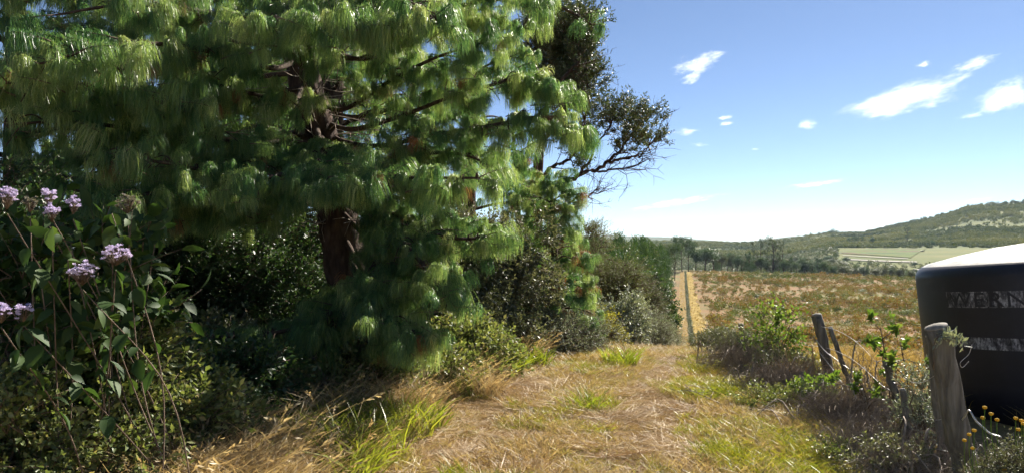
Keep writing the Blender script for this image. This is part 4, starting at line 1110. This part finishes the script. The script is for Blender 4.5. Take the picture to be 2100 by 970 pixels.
# forest floor mass left of the track
FW = [lump_proto('forest_thicket', 140, 1.6, .3, m_, 440 + i, .9) for i, m_ in enumerate(('olive', 'midgreen', 'needle_far'))]
n = 900
u = rng.uniform(22, 400, n); v = -4.2 - np.abs(rng.normal(0, 1, n)) * (2 + u * .06)
x, y = xy(u, v)
scatter('forest_thicket', np.stack([x, y, terrain(x, y)], 1), FW, None, rng.uniform(.5, 1.2, n), spin(n, .05), label='leafy thicket along the forest edge left of the track', cat='thicket')
# overgrown fence line running down to the far end of the track
FL = [lump_proto('fence_weeds', 70, .45, .16, m_, 450 + i, 1.3) for i, m_ in enumerate(('darkleaf', 'greygreen', 'olive'))]
n = 1100
u = rng.uniform(40, 412, n); v = 1.55 + rng.normal(0, .16, n)
x, y = xy(u, v)
scatter('fence_line_weeds', np.stack([x, y, terrain(x, y)], 1), FL, None, rng.uniform(.5, 1.15, n), spin(n, .05), label='dark weedy strip along the old fence between the two tracks', cat='weeds')
# grass on both mown tracks
n = 2600
u = 60 + 350 * rng.uniform(0, 1, n) ** 1.3; v = np.where(rng.uniform(size=n) < .4, rng.uniform(-1.2, .9, n), rng.uniform(2.0, 5.0, n)); x, y = xy(u, v)
GT = [lump_proto('mown_grass', 60, .4, .12, 'goldgrass', 460 + i, .3) for i in range(2)]
scatter('mown_grass', np.stack([x, y, terrain(x, y) + .05], 1), GT, None, rng.uniform(.3, .7, n), spin(n, .05), label='tufts of yellow grass on the two mown tracks', cat='grass')

# ------------------------------------------------------------------ house with blue roof
def box(mb, lo, hi, m=0):
    lo = np.array(lo, float); hi = np.array(hi, float)
    V = np.array([[lo[0], lo[1], lo[2]], [hi[0], lo[1], lo[2]], [hi[0], hi[1], lo[2]], [lo[0], hi[1], lo[2]], [lo[0], lo[1], hi[2]], [hi[0], lo[1], hi[2]], [hi[0], hi[1], hi[2]], [lo[0], hi[1], hi[2]]])
    mb.add(V, [[0, 3, 2, 1], [4, 5, 6, 7], [0, 1, 5, 4], [1, 2, 6, 5], [2, 3, 7, 6], [3, 0, 4, 7]], None, m)
M['blue'] = solid_mat('blue_roof_sheet', [(.3, (.05, .10, .26)), (.7, (.08, .15, .34))], .8, .5, .5, 0)
M['plaster'] = solid_mat('plaster', [(.3, (.30, .27, .24)), (.7, (.42, .39, .35))], .8, .9, .2, 0)
M['glass'] = solid_mat('dark_glass', [(.3, (.02, .025, .03)), (.7, (.04, .045, .05))], 1, .15, .6, 0)
M['wood'] = solid_mat('dark_door', [(.3, (.08, .05, .03)), (.7, (.14, .09, .06))], 2, .7, .3, 0)
def house(label, px, D, L, W, wall, roofh, roof_key, rz):
    x = (px - 1050) / FPX * D; z = float(terrain(x, D))
    h = thing('house', label, 'house', (x, D, z + 2.2), None, rz)
    mb = MB(); box(mb, (-L / 2, -W / 2, -3), (L / 2, W / 2, wall)); mb.obj('wall', M['plaster'], h)
    mb = MB(); e = .5
    V = [(-L / 2 - e, -W / 2 - e, wall - .1), (L / 2 + e, -W / 2 - e, wall - .1), (L / 2 + e, 0, wall + roofh), (-L / 2 - e, 0, wall + roofh), (-L / 2 - e, W / 2 + e, wall - .1), (L / 2 + e, W / 2 + e, wall - .1)]
    V2 = [(a, b, c - .15) for a, b, c in V]
    mb.add(V + V2, [[0, 1, 2, 3], [3, 2, 5, 4], [7, 6, 9, 8], [8, 9, 10, 11], [0, 3, 9, 6], [3, 4, 10, 9], [1, 7, 8, 2], [2, 8, 11, 5], [0, 6, 7, 1], [4, 5, 11, 10]])
    mb.obj('roof', M[roof_key], h)
    for q in (-.32, .05, .34):
        mb = MB(); box(mb, (q * L - .6, -W / 2 - .05, 1.0), (q * L + .6, -W / 2 + .02, 2.2)); mb.obj('window', M['glass'], h)
    mb = MB(); box(mb, (-.15 * L - .45, -W / 2 - .06, 0), (-.15 * L + .45, -W / 2 + .02, 2.1)); mb.obj('door', M['wood'], h)
house('long low house with a blue sheet roof at the field edge', 1793, 540, 12, 8, 2.6, 2.4, 'blue', -.1)
house('small pale roofed shed just left of the tank, beyond the field', 1882, 545, 7, 5, 2.2, 1.4, 'plaster', .2)

# ------------------------------------------------------------------ water tank
def tank_mats():
    m, t, out = new_mat('tank_plastic')
    tc = t.nodes.new('ShaderNodeTexCoord'); v = tc.outputs['Object']
    n = noise(t, 5, 6, v); n2 = noise(t, 60, 3, v)
    c = ramp(t, n, [(.3, (.008, .008, .016)), (.6, (.014, .013, .024)), (.75, (.028, .026, .036))])
    c = mixc(t, math_(t, 'MULTIPLY', math_(t, 'SUBTRACT', n2, .66, True), 2.0, True), c, (.20, .19, .19))
    pb = t.nodes.new('ShaderNodeBsdfPrincipled'); t.links.new(c, pb.inputs['Base Color']); pb.inputs['Roughness'].default_value = .5
    t.links.new(bump(t, n, .15, .02), pb.inputs['Normal']); t.links.new(pb.outputs[0], out.inputs[0])
    a = m
    m, t, out = new_mat('tank_faded_gleam_top')
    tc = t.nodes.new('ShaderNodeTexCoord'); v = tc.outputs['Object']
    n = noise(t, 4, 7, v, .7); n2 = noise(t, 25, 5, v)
    c = ramp(t, n, [(.3, (.18, .17, .155)), (.5, (.46, .44, .39)), (.7, (.60, .58, .52))])  # pale tones: faded dusty plastic plus the sun's gleam painted into the colour
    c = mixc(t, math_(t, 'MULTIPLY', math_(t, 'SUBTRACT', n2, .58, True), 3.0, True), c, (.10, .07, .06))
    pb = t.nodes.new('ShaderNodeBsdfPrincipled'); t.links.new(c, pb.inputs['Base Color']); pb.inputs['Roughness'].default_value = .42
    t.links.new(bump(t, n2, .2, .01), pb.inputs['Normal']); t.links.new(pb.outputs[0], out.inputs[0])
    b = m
    m, t, out = new_mat('tank_worn_white_paint')
    tc = t.nodes.new('ShaderNodeTexCoord')
    mp = t.nodes.new('ShaderNodeMapping'); mp.inputs['Scale'].default_value = (1, 1, .45); t.links.new(tc.outputs['Object'], mp.inputs[0])
    n = noise(t, 16, 7, mp.outputs[0], .75); n2 = noise(t, 70, 3, mp.outputs[0])
    f = math_(t, 'ADD', n, math_(t, 'MULTIPLY', n2, .25))
    c = ramp(t, f, [(.54, (.010, .010, .016)), (.63, (.10, .096, .11)), (.76, (.42, .41, .43))])
    pb = t.nodes.new('ShaderNodeBsdfPrincipled'); t.links.new(c, pb.inputs['Base Color']); pb.inputs['Roughness'].default_value = .6
    t.links.new(pb.outputs[0], out.inputs[0])
    return a, b, m
M['tank'], M['tanktop'], M['tankpaint'] = tank_mats()
TR = 1.45; TD = 9.0; TA = math.atan(835 / FPX) + math.asin(TR / TD)
TX, TY = TD * math.sin(TA) + .1, TD * math.cos(TA); TZ = float(terrain(TX, TY))
tank = thing('water_tank', 'big dark plastic water tank with faded domed top with painted-in sun gleam at the right edge', 'water tank', (TX, TY, TZ))
tank.rotation_euler = Euler((0, 0, 0)); 
view = Vector((TX, TY, 0)).normalized()
tank.rotation_mode = 'QUATERNION'
from mathutils import Quaternion
tank.rotation_quaternion = Quaternion(view, R(-5.5))
RIM = 1.50 - TZ
def lathe(mb, prof, n=96, m=0, a0=0, a1=2 * math.pi):
    prof = np.array(prof, float); k = len(prof)
    full = abs(a1 - a0) > 6.28
    a = np.linspace(a0, a1, n, endpoint=not full)
    V = np.stack([np.cos(a)[:, None] * prof[None, :, 0], np.sin(a)[:, None] * prof[None, :, 0], np.broadcast_to(prof[None, :, 1], (n, k))], -1).reshape(-1, 3)
    i = np.arange(n if full else n - 1); j = (i + 1) % n
    q = np.arange(k - 1)
    Q = np.stack([i[:, None] * k + q, j[:, None] * k + q, j[:, None] * k + q + 1, i[:, None] * k + q + 1], -1).reshape(-1, 4)
    mb.add(V, Q, None, m)
mb = MB()
sh = [(TR - .14 + .14 * math.cos(t), RIM - .14 + .14 * math.sin(t)) for t in np.linspace(0, R(62), 7)]
lathe(mb, [(0, -.15), (TR, -.15), (TR, .4), (TR, .9)] + sh)
mb.obj('body', M['tank'], tank, True)
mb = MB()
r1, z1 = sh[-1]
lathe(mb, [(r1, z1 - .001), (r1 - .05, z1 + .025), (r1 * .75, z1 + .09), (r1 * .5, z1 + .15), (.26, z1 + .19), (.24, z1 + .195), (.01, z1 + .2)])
dome = mb.obj('dome', M['tanktop'], tank, True); dome['label'] = 'pale faded domed top with painted-in sun gleam'
mb = MB(); lathe(mb, [(.225, z1 + .18), (.225, z1 + .215), (.235, z1 + .217), (.235, z1 + .235), (.2, z1 + .245), (.0, z1 + .25)], 40)
mb.obj('lid', M['tank'], tank, True)
# painted bands and lettering, bent round the side; angle 0 faces the camera
A0 = math.atan2(-TY, -TX)
def band(name, s0, s1, z0, z1, mat, lift, label=None):
    mb = MB(); a0, a1 = A0 + s0 / TR, A0 + s1 / TR
    lathe(mb, [(TR + lift, z0), (TR + lift, (z0 + z1) / 2), (TR + lift, z1)], 40, 0, a0, a1)
    o = mb.obj(name, mat, tank, True)
    if label: o['label'] = label
S0 = -TR * .80
band('painted_band', S0, .05, RIM - .415, RIM - .265, M['tankpaint'], .003, 'worn white band with dark letters WERNER')
band('painted_band', -.42, -.20, RIM - .63, RIM - .48, M['tankpaint'], .003, 'faint rubbed square of white paint')
band('painted_band', S0 + .1, .15, RIM - .80, RIM - .69, M['tankpaint'], .003, 'flaking white stripe low on the tank')
cu = bpy.data.curves.new('lettering', 'FONT'); cu.body = 'WERNER'; cu.size = .19; cu.space_character = 1.12
fo = bpy.data.objects.new('lettering_source', cu); COL.objects.link(fo)
bpy.context.view_layer.update()
tm = fo.evaluated_get(bpy.context.evaluated_depsgraph_get()).to_mesh()
co = np.zeros(len(tm.vertices) * 3); tm.vertices.foreach_get('co', co); co = co.reshape(-1, 3)
tris = []
tm.calc_loop_triangles()
for t_ in tm.loop_triangles: tris.append(list(t_.vertices))
bpy.data.objects.remove(fo)
co[:, 0] *= 1.05 / co[:, 0].max()
aa = A0 + (S0 + .05 + co[:, 0]) / TR
V = np.stack([np.cos(aa) * (TR + .007), np.sin(aa) * (TR + .007), RIM - .405 + co[:, 1]], 1)
MB().add(V, None, tris).obj('lettering', M['tank'], tank)

# ------------------------------------------------------------------ fence
def post(label, px, ytop, D, diam, lean_px, ybot=None, ground=True, name='fence_post', key='post'):
    """a leaning round post; lean_px: how far its foot stands right of its head, per 100 px of height"""
    top = P(px, ytop, D)
    h = 1.3
    x0 = top[0]; 
    zg = float(terrain(x0, D)) - .15
    h = top[2] - zg
    foot = np.array([top[0] + lean_px / 100 * h, D + .05, zg])
    o = thing(name, label, 'fence post', foot)
    mb = MB()
    k = 16
    pts = np.array([foot * (1 - t) + top * t + np.array([rng.normal(0, .006), rng.normal(0, .006), 0]) for t in np.linspace(0, 1, k)]) - foot
    tube(mb, pts, diam / 2 * np.linspace(1.1, 1.0, k), 30, 0, .5, .012, .16)
    mb.obj('shaft', M[key], o)
    d = unit(pts[-1] - pts[-2]); mb = MB()
    tube(mb, [pts[-1] + d * .004, pts[-1] + d * .012], [diam * .475, diam * .46], 14)
    mb.obj('end_grain', M['postend'], o)
    return foot, top
p1 = post('thick weathered post in front of the tank, overgrown at its cut top', 1921, 672, 4.15, .135, 22)
p1b = post('dark slimmer post close behind the thick weathered one', 1916, 690, 4.75, .10, 12)
p2 = post('leaning weathered post in the middle of the fence, above the brush', 1674, 646, 8.0, .115, 24)
p3 = post('thin dark stake leaning just right of the middle post', 1702, 672, 7.6, .05, 38)
p4 = post('thin slanting stake among the leafy shoots, half way to the tank', 1815, 742, 5.9, .06, 34)
p5 = post('small far post in the overgrown fence, left one of two', 1490, 672, 25, .16, 8)
p6 = post('small far post in the overgrown fence, right one of two', 1519, 664, 20, .15, 10)
p7 = post('short dark stump of a post beside the middle post', 1640, 778, 7.4, .13, 6)
p8 = post('low grey picket between the middle post and the slanting stake', 1765, 800, 6.2, .05, 20)
p9 = post('second low picket right of the slanting stake', 1850, 800, 5.2, .045, 16)
p10 = post('charred stump at the foot of the fence brush', 1687, 838, 6.6, .15, 2)
for i in range(9):
    u = 105 + i * 34; x, y = xy(u, 1.6); z = float(terrain(x, y))
    o = thing('fence_post', 'tiny post of the old fence far down the weedy strip', 'fence post', (x, y, z), 'far posts of the old fence')
    mb = MB(); tube(mb, [(0, 0, -.2), (.03, 0, .6), (.02, .02, 1.35)], [.08, .078, .075], 8); mb.obj('shaft', M['post'], o)
def wire(label, pts, sag=.03, r=.0022, barb=True, key='wire'):
    pts = np.array(pts, float)
    c = cat_rom(pts, 12)
    t = np.linspace(0, 1, len(c)); c[:, 2] -= sag * np.sin(np.pi * t * (len(pts) - 1)) ** 2
    o = thing('fence_wire', label, 'wire', c[0])
    mb = MB(); tube(mb, c - c[0], r, 4)
    mb.obj('strand', M[key], o)
    return o
def on(pp, f):
    return pp[1] * (1 - f) + pp[0] * f + np.array([0, -.06, 0])
wire('top wire strand from the thick post to the middle post and on', [on(p1, .18), on(p4, .1), on(p2, .12), on(p6, .1), on(p5, .1)], .05)
wire('middle wire strand sagging between the posts', [on(p1, .42), on(p4, .35), on(p2, .36), on(p6, .3)], .07)
wire('lower wire strand sagging close to the brush', [on(p1, .6), on(p8, .4), on(p2, .55)], .06)
wire('pale wire sweeping from the thick post down to the right corner', [on(p1, .42), P(1985, 840, 4.0), P(2010, 872, 3.95), P(2050, 895, 3.9)], .01, .006)
wire('curl of wire hooked beside the thick post against the tank', [P(1992, 705, 4.4), P(1985, 725, 4.4), P(1968, 742, 4.4), P(1972, 752, 4.4), P(1985, 740, 4.4)], .0, .002)
wire('loose pale wire curling off the middle post', [P(1672, 695, 7.9), P(1690, 718, 7.8), P(1712, 735, 7.7), P(1760, 770, 7.4)], .0, .006)
wire('second pale wire lower on the middle post', [P(1680, 722, 7.9), P(1700, 748, 7.8), P(1716, 772, 7.7), P(1740, 800, 7.5)], .0, .006)

# dead brush along the fence: tangles of bare curved twigs
def brush(label, px, py, D, size, n, seed, key='dead', up=.6, w=.0035):
    x = (px - 1050) / FPX * D; z = float(terrain(x, D))
    o = thing('dead_brush', label, 'brush', (x, D, z))
    g = np.random.default_rng(seed)
    b = np.clip(g.normal(0, .4, (n, 3)), -.8, .8) * np.array(size); b[:, 2] = np.abs(b[:, 2]) * .6
    d = unit(g.normal(size=(n, 3)) + np.array([0, 0, up]))
    L = g.uniform(.15, .75, n) * max(size)
    pts = [b]
    for q in range(4):
        d = unit(d + g.normal(0, .28, (n, 3)) + np.array([0, 0, -.08 * q]))
        pts.append(pts[-1] + d * L[:, None] / 4)
    pts = np.stack(pts, 1); pts[..., 2] = np.maximum(pts[..., 2], .0)
    mb = MB()
    s1 = unit(np.cross(d, rdir(n, g))); s2 = unit(np.cross(d, s1))
    wd = np.array([1, .9, .75, .6, .3]) * w
    ribbons(mb, pts, s1, wd); ribbons(mb, pts, s2, wd)
    tw = mb.obj('twigs', M[key], o); tw['kind'] = 'stuff'
    mb = MB()
    for q in range(7):
        c = cat_rom([pts[q, 0] * np.array([1, 1, 0]), pts[q, 0] * .6 + pts[q, 2] * .4, pts[q, 2] + np.array([0, 0, .15]), pts[q, 4] * 1.1], 3)
        tube(mb, c, np.linspace(.012, .004, len(c)), 5)
    tag(mb.obj('stems', M[key], o), kind='stuff')
    return o
brush('dark tangle of dead twigs left of the middle post', 1600, 0, 7.7, (.6, .4, .46), 1700, 1, w=.005)
brush('dense grey brush under the two small far posts', 1530, 0, 9.2, (.7, .5, .55), 1500, 2, w=.005)
brush('tangle of dead stems between middle post and slanting stake', 1745, 0, 6.3, (.6, .35, .46), 1700, 3, w=.005)
brush('dead brush at the foot of the thick post', 1870, 0, 4.6, (.45, .3, .5), 1500, 4, w=.004)
brush('matted dead stalks below the slanting stake', 1800, 0, 5.3, (.5, .3, .5), 1600, 5, w=.0045)
brush('reddish-brown dead weeds in front of the middle post', 1640, 0, 8.0, (.5, .4, .5), 800, 6, 'stalk', 1.0, .005)
brush('bare dead shoots standing against the field, left of the tank', 1830, 0, 7.4, (.7, .3, .8), 160, 7, 'dead', 1.6, .006)
brush('dry stalks criss-crossing the lower left corner', 120, 0, 4.2, (.8, .4, .7), 260, 8, 'stalk', 1.0, .005)
brush('dry stalks rising beside the bramble thicket', 300, 0, 4.6, (.6, .3, .6), 220, 9, 'stalk', 1.0, .005)
brush('dark dead twigs under the lowest pine spray', 560, 0, 6.6, (.9, .5, .4), 500, 10, 'dead', .5)

# leafy plants along the fence
shrub('shrub', 'bright-leaved sapling glowing against the field, above the fence brush', 1592, 0, 9.2, (.32, .3, .36), 34, clumps('bright', 30, .3, .06, .034), 71, lift=1.4, ns=10)
shrub('shrub', 'grey-leaved shrub at the foot of the bright sapling', 1535, 0, 10.2, (.5, .4, .24), 120, C_small['greygreen'], 72, lift=.7, scale=.6)
shrub('shrub', 'grey scrub furthest along the near fence, beside the weedy strip', 1475, 0, 13, (.5, .5, .26), 180, C_small['greygreen'], 73, lift=.6, scale=.6)
shrub('shrub', 'dark-leaved scrub left of the middle post', 1610, 0, 8.4, (.4, .3, .22), 80, C_small['olive'], 74, lift=.6, scale=.6)
shrub('shrub', 'leafy green weed before the charred stump', 1672, 0, 6.9, (.16, .16, .16), 40, clumps('bright', 40, .25, .08, .045), 75, lift=.7, scale=.55)
shrub('shrub', 'low leafy weeds at the track edge below the brush', 1590, 0, 7.0, (.5, .3, .1), 130, C_small['bramble'], 76, lift=.5, scale=.4)
shrub('shrub', 'grey-green weeds at the foot of the thick post', 1850, 0, 4.6, (.26, .2, .22), 46, C_small['greygreen'], 77, lift=.7, scale=.4)
shrub('shrub', 'pale ferny weed left of the thick post, before the tank edge', 1893, 0, 5.2, (.12, .12, .36), 50, C_small['silver'], 78, lift=1.0, scale=.42)
shrub('shrub', 'low green weeds in front of the fence, right of the vivid grass', 1760, 0, 5.1, (.35, .25, .12), 60, C_small['bramble'], 79, lift=.5, scale=.38)
shrub('shrub', 'creeping weeds at the bottom edge below the thick post', 1850, 0, 3.9, (.3, .2, .12), 60, C_small['greygreen'], 80, lift=.5, scale=.38)
C_sh = clumps('bright', 26, .22, .11, .055, big=True, twigs=2)
for lab, x, yt, D, s in (('tall leafy shoot standing highest left of the tank', 1805, 660, 6.2, 6), ('leafy shoot with glossy bent leaves right of the tall one', 1845, 690, 6.0, 5), ('leafy shoot low in front of the slanting stake', 1765, 775, 5.9, 6)):
    top = P(x, yt, D); z = float(terrain(top[0], D)); root = thing('leafy_shoot', lab, 'plant', (top[0], D, z))
    h = top[2] - z
    mb = MB(); c = cat_rom([(.1, 0, -.05), (.06, 0, h * .5), (0, 0, h * .95)], 4); tube(mb, c, np.linspace(.009, .004, len(c)), 5)
    pts = []
    for q in range(s):
        t = rng.uniform(.5, 1); b = np.array([.06 * (1 - t), 0, h * t]); e = b + np.array([rng.normal(0, .14), rng.normal(0, .12), rng.uniform(-.02, .08)]); pts.append(e)
        tube(mb, [b - np.array([0, 0, .05]), (b + e) / 2, e], [.005, .004, .003], 4)
    mb.obj('stem', M['twig'], root)
    scatter('foliage', pts, C_sh, root, rng.uniform(.35, .65, len(pts)), spin(len(pts), .5))
# feathery bush with yellow button flowers, lower right corner
shrub('shrub', 'feathery grey-green bush with yellow buttons in the lower right corner', 2062, 0, 3.7, (.20, .2, .26), 300, clumps('greygreen', 90, .2, .03, .012, twigs=5, spread=.9), 81, lift=1.1, scale=.5, ns=20)
for i, (x, y) in enumerate(((2017, 835), (2030, 848), (2042, 860), (2013, 856), (1995, 882), (1985, 890), (1975, 902), (1992, 918), (2080, 857), (2092, 862), (2056, 962), (2085, 880), (2096, 868))):
    top = P(x, y, 3.65 + .03 * (i % 4)); f = thing('button_flower', 'yellow button flower on a thin stalk, lower right corner', 'flower', top - np.array([0, 0, .22]), 'yellow button flowers beside the thick post')
    mb = MB(); tube(mb, cat_rom([(.02, 0, 0), (0, 0, .12), (0, 0, .22)], 3), .0022, 4); mb.obj('stalk', M['bright'], f)
    mb = MB(); lathe(mb, [(0, .214), (.009, .217), (.0115, .223), (.009, .229), (0, .232)], 10); mb.obj('flower_head', M['yellow'], f, True)
# creeper on the post head
top = p1[1]; root = thing('creeper', 'small-leaved creeper over the cut top of the thick post', 'plant', top - np.array([0, .08, .08]))
mb = MB(); tube(mb, cat_rom([(-.07, 0, -.15), (-.06, 0, .02), (0, -.01, .05), (.07, 0, .02), (.1, 0, -.04)], 4), .003, 4); mb.obj('stem', M['twig'], root)
mb = MB(); n = 90; t = rng.uniform(-1, 1, n); b = np.stack([.075 * t + .01, rng.normal(-.02, .02, n), .05 - .05 * t ** 2 + rng.normal(0, .015, n)], 1)
leaves(mb, b, rdir(n) + np.array([0, -.3, .3]), rdir(n) + np.array([0, 0, 1.0]), .045, .012, 0); tag(mb.obj('foliage', M['silver'], root), kind='stuff')

# twigs lying on the track
for lab, a, b, r in (('long dark twig lying on the track, pointing at the brush', (1390, 800), (1490, 838), .008), ('pale bent root at the track edge below the brush', (1580, 850), (1618, 905), .008)):
    A = P(a[0], a[1], CAMZ * FPX / (a[1] - 500)); B = P(b[0], b[1], CAMZ * FPX / (b[1] - 500))
    A[2] = float(terrain(A[0], A[1])) + .05; B[2] = float(terrain(B[0], B[1])) + .04
    o = thing('fallen_twig', lab, 'twig', A)
    mb = MB(); c = cat_rom([A, A * .6 + B * .4 + np.array([0, .05, .04]), B], 6) - A; tube(mb, c, np.linspace(r, r * .5, len(c)), 6)
    for q in range(4):
        s_ = c[rng.integers(2, len(c))]; tube(mb, [s_, s_ + np.array([rng.normal(0, .08), rng.normal(0, .08), .03]), s_ + np.array([rng.normal(0, .12), rng.normal(0, .12), .02])], [.004, .003, .002], 4)
    mb.obj('stick', M['dead'], o)
# ------------------------------------------------------------------ clouds
def cloud_mat(aspect, dens, seed, thr):
    m, t, out = new_mat('cloud_vapour')
    tc = t.nodes.new('ShaderNodeTexCoord'); v = tc.outputs['Object']
    ln = t.nodes.new('ShaderNodeVectorMath'); ln.operation = 'LENGTH'; t.links.new(v, ln.inputs[0])
    mp = t.nodes.new('ShaderNodeMapping'); mp.inputs['Scale'].default_value = (max(1.0, aspect / 3.2), 1.2, 1.0); mp.inputs['Location'].default_value = (seed * 3.1, seed * 1.7, seed)
    mp.inputs['Rotation'].default_value = (0, -.35, 0)
    t.links.new(v, mp.inputs[0])
    n = noise(t, 1.5, 2, mp.outputs[0], .5, .3); n2 = noise(t, 6.5, 6, mp.outputs[0], .72, .8)
    nn = math_(t, 'ADD', math_(t, 'MULTIPLY', n, 1.5), math_(t, 'MULTIPLY', n2, 1.7))
    fall = math_(t, 'SUBTRACT', 1.0, math_(t, 'POWER', ln.outputs['Value'], 1.5))
    f = math_(t, 'SUBTRACT', math_(t, 'ADD', nn, math_(t, 'MULTIPLY', fall, .8)), thr + 1.72, True)
    d = math_(t, 'MULTIPLY', math_(t, 'MULTIPLY', math_(t, 'MULTIPLY', f, 1.6, True), math_(t, 'MULTIPLY', fall, 3.0, True)), dens)
    pv = t.nodes.new('ShaderNodeVolumePrincipled')
    pv.inputs['Color'].default_value = (1, 1, 1, 1); pv.inputs['Anisotropy'].default_value = .5
    t.links.new(d, pv.inputs['Density'])
    t.links.new(pv.outputs[0], out.inputs['Volume'])
    m.cycles.volume_step_rate = .25
    return m
def sphere_mesh():
    mb = MB(); n, k = 20, 10
    lathe(mb, [(max(1e-4, math.sin(t)), -math.cos(t)) for t in np.linspace(0, math.pi, k)], n)
    return mb
SPH = sphere_mesh()
CL = 0
def cloud(label, px, py, wp, hp, tilt, D=5000, opt=7.0, thr=.42, group=None):
    global CL
    CL += 1
    a, c = wp / 2 / FPX * D * 1.25, hp / 2 / FPX * D * 1.35
    b = min(a, 2.5 * c)
    o = SPH.obj('cloud', cloud_mat(a / c, opt * .32 / (2 * b), CL, thr))
    o.location = P(px, py, D)
    o.scale = (a, b, c)
    o.rotation_euler = (0, -R(tilt), -math.atan((px - 1050) / FPX))
    tag(o, label, 'cloud', group)
cloud('white wedge-shaped cloud, largest in the left half of the sky', 1432, 130, 116, 46, 12, opt=10)
cloud('small cloud hanging just under the white wedge', 1418, 160, 60, 22, 14)
cloud('small cloud left of the sky centre, lower row', 1408, 270, 58, 18, 2)
cloud('upper sliver of the pair of small clouds', 1486, 241, 42, 10, 4)
cloud('lower sliver of the pair of small clouds', 1488, 254, 44, 10, 8)
cloud('thin faint wisp under the pair of small clouds', 1435, 297, 42, 9, -6, opt=4)
cloud('tiny wisp in the middle of the sky', 1549, 306, 18, 6, 2, opt=4)
cloud('small fluffy cloud between the wedge and the long streaked cloud', 1658, 255, 46, 26, 8)
cloud('long streaked white cloud over the hill, biggest in the sky', 1862, 203, 280, 62, 13, opt=9, thr=.38)
cloud('tiny cloud above the long streaked cloud', 1896, 131, 34, 13, 14)
cloud('slanting cloud at upper right above the long streaked one', 1998, 132, 106, 26, 12)
cloud('ragged cloud cut by the right edge of the sky', 2075, 190, 150, 68, 16, opt=9)
cloud('faint wisp under the ragged right-hand cloud', 1990, 237, 62, 14, 10, opt=4)
cloud('long thin streak low over the forest', 1385, 416, 210, 16, 9, 9000, 9, .36)
cloud('thin slanting streak above the gum trees', 1668, 378, 142, 12, 7, 9000, 7, .38)
cloud('long pale streak over the hill skyline', 1812, 438, 200, 12, 5, 14000, 7, .38)
cloud('short pale streak over the right end of the hill', 2008, 411, 66, 12, 6, 9000, 6)
cloud('faint low streak over the gum trees', 1634, 453, 46, 9, 8, 14000, 5)
cloud('low bright band of cloud along the saddle of the hill', 1790, 468, 190, 12, 5, 20000, 7, .36)

# ------------------------------------------------------------------ haze
m, t, out = new_mat('haze_air')
pv = t.nodes.new('ShaderNodeVolumePrincipled')
pv.inputs['Color'].default_value = (.62, .80, 1.0, 1); pv.inputs['Density'].default_value = 0.6e-4; pv.inputs['Anisotropy'].default_value = 0.0
t.links.new(pv.outputs[0], out.inputs['Volume'])
mb = MB(); box(mb, (-5800, -5800, -46), (5800, 5800, 120))
tag(mb.obj('haze', m), 'pale blue haze in the air between viewer and hills', 'haze', kind='stuff')
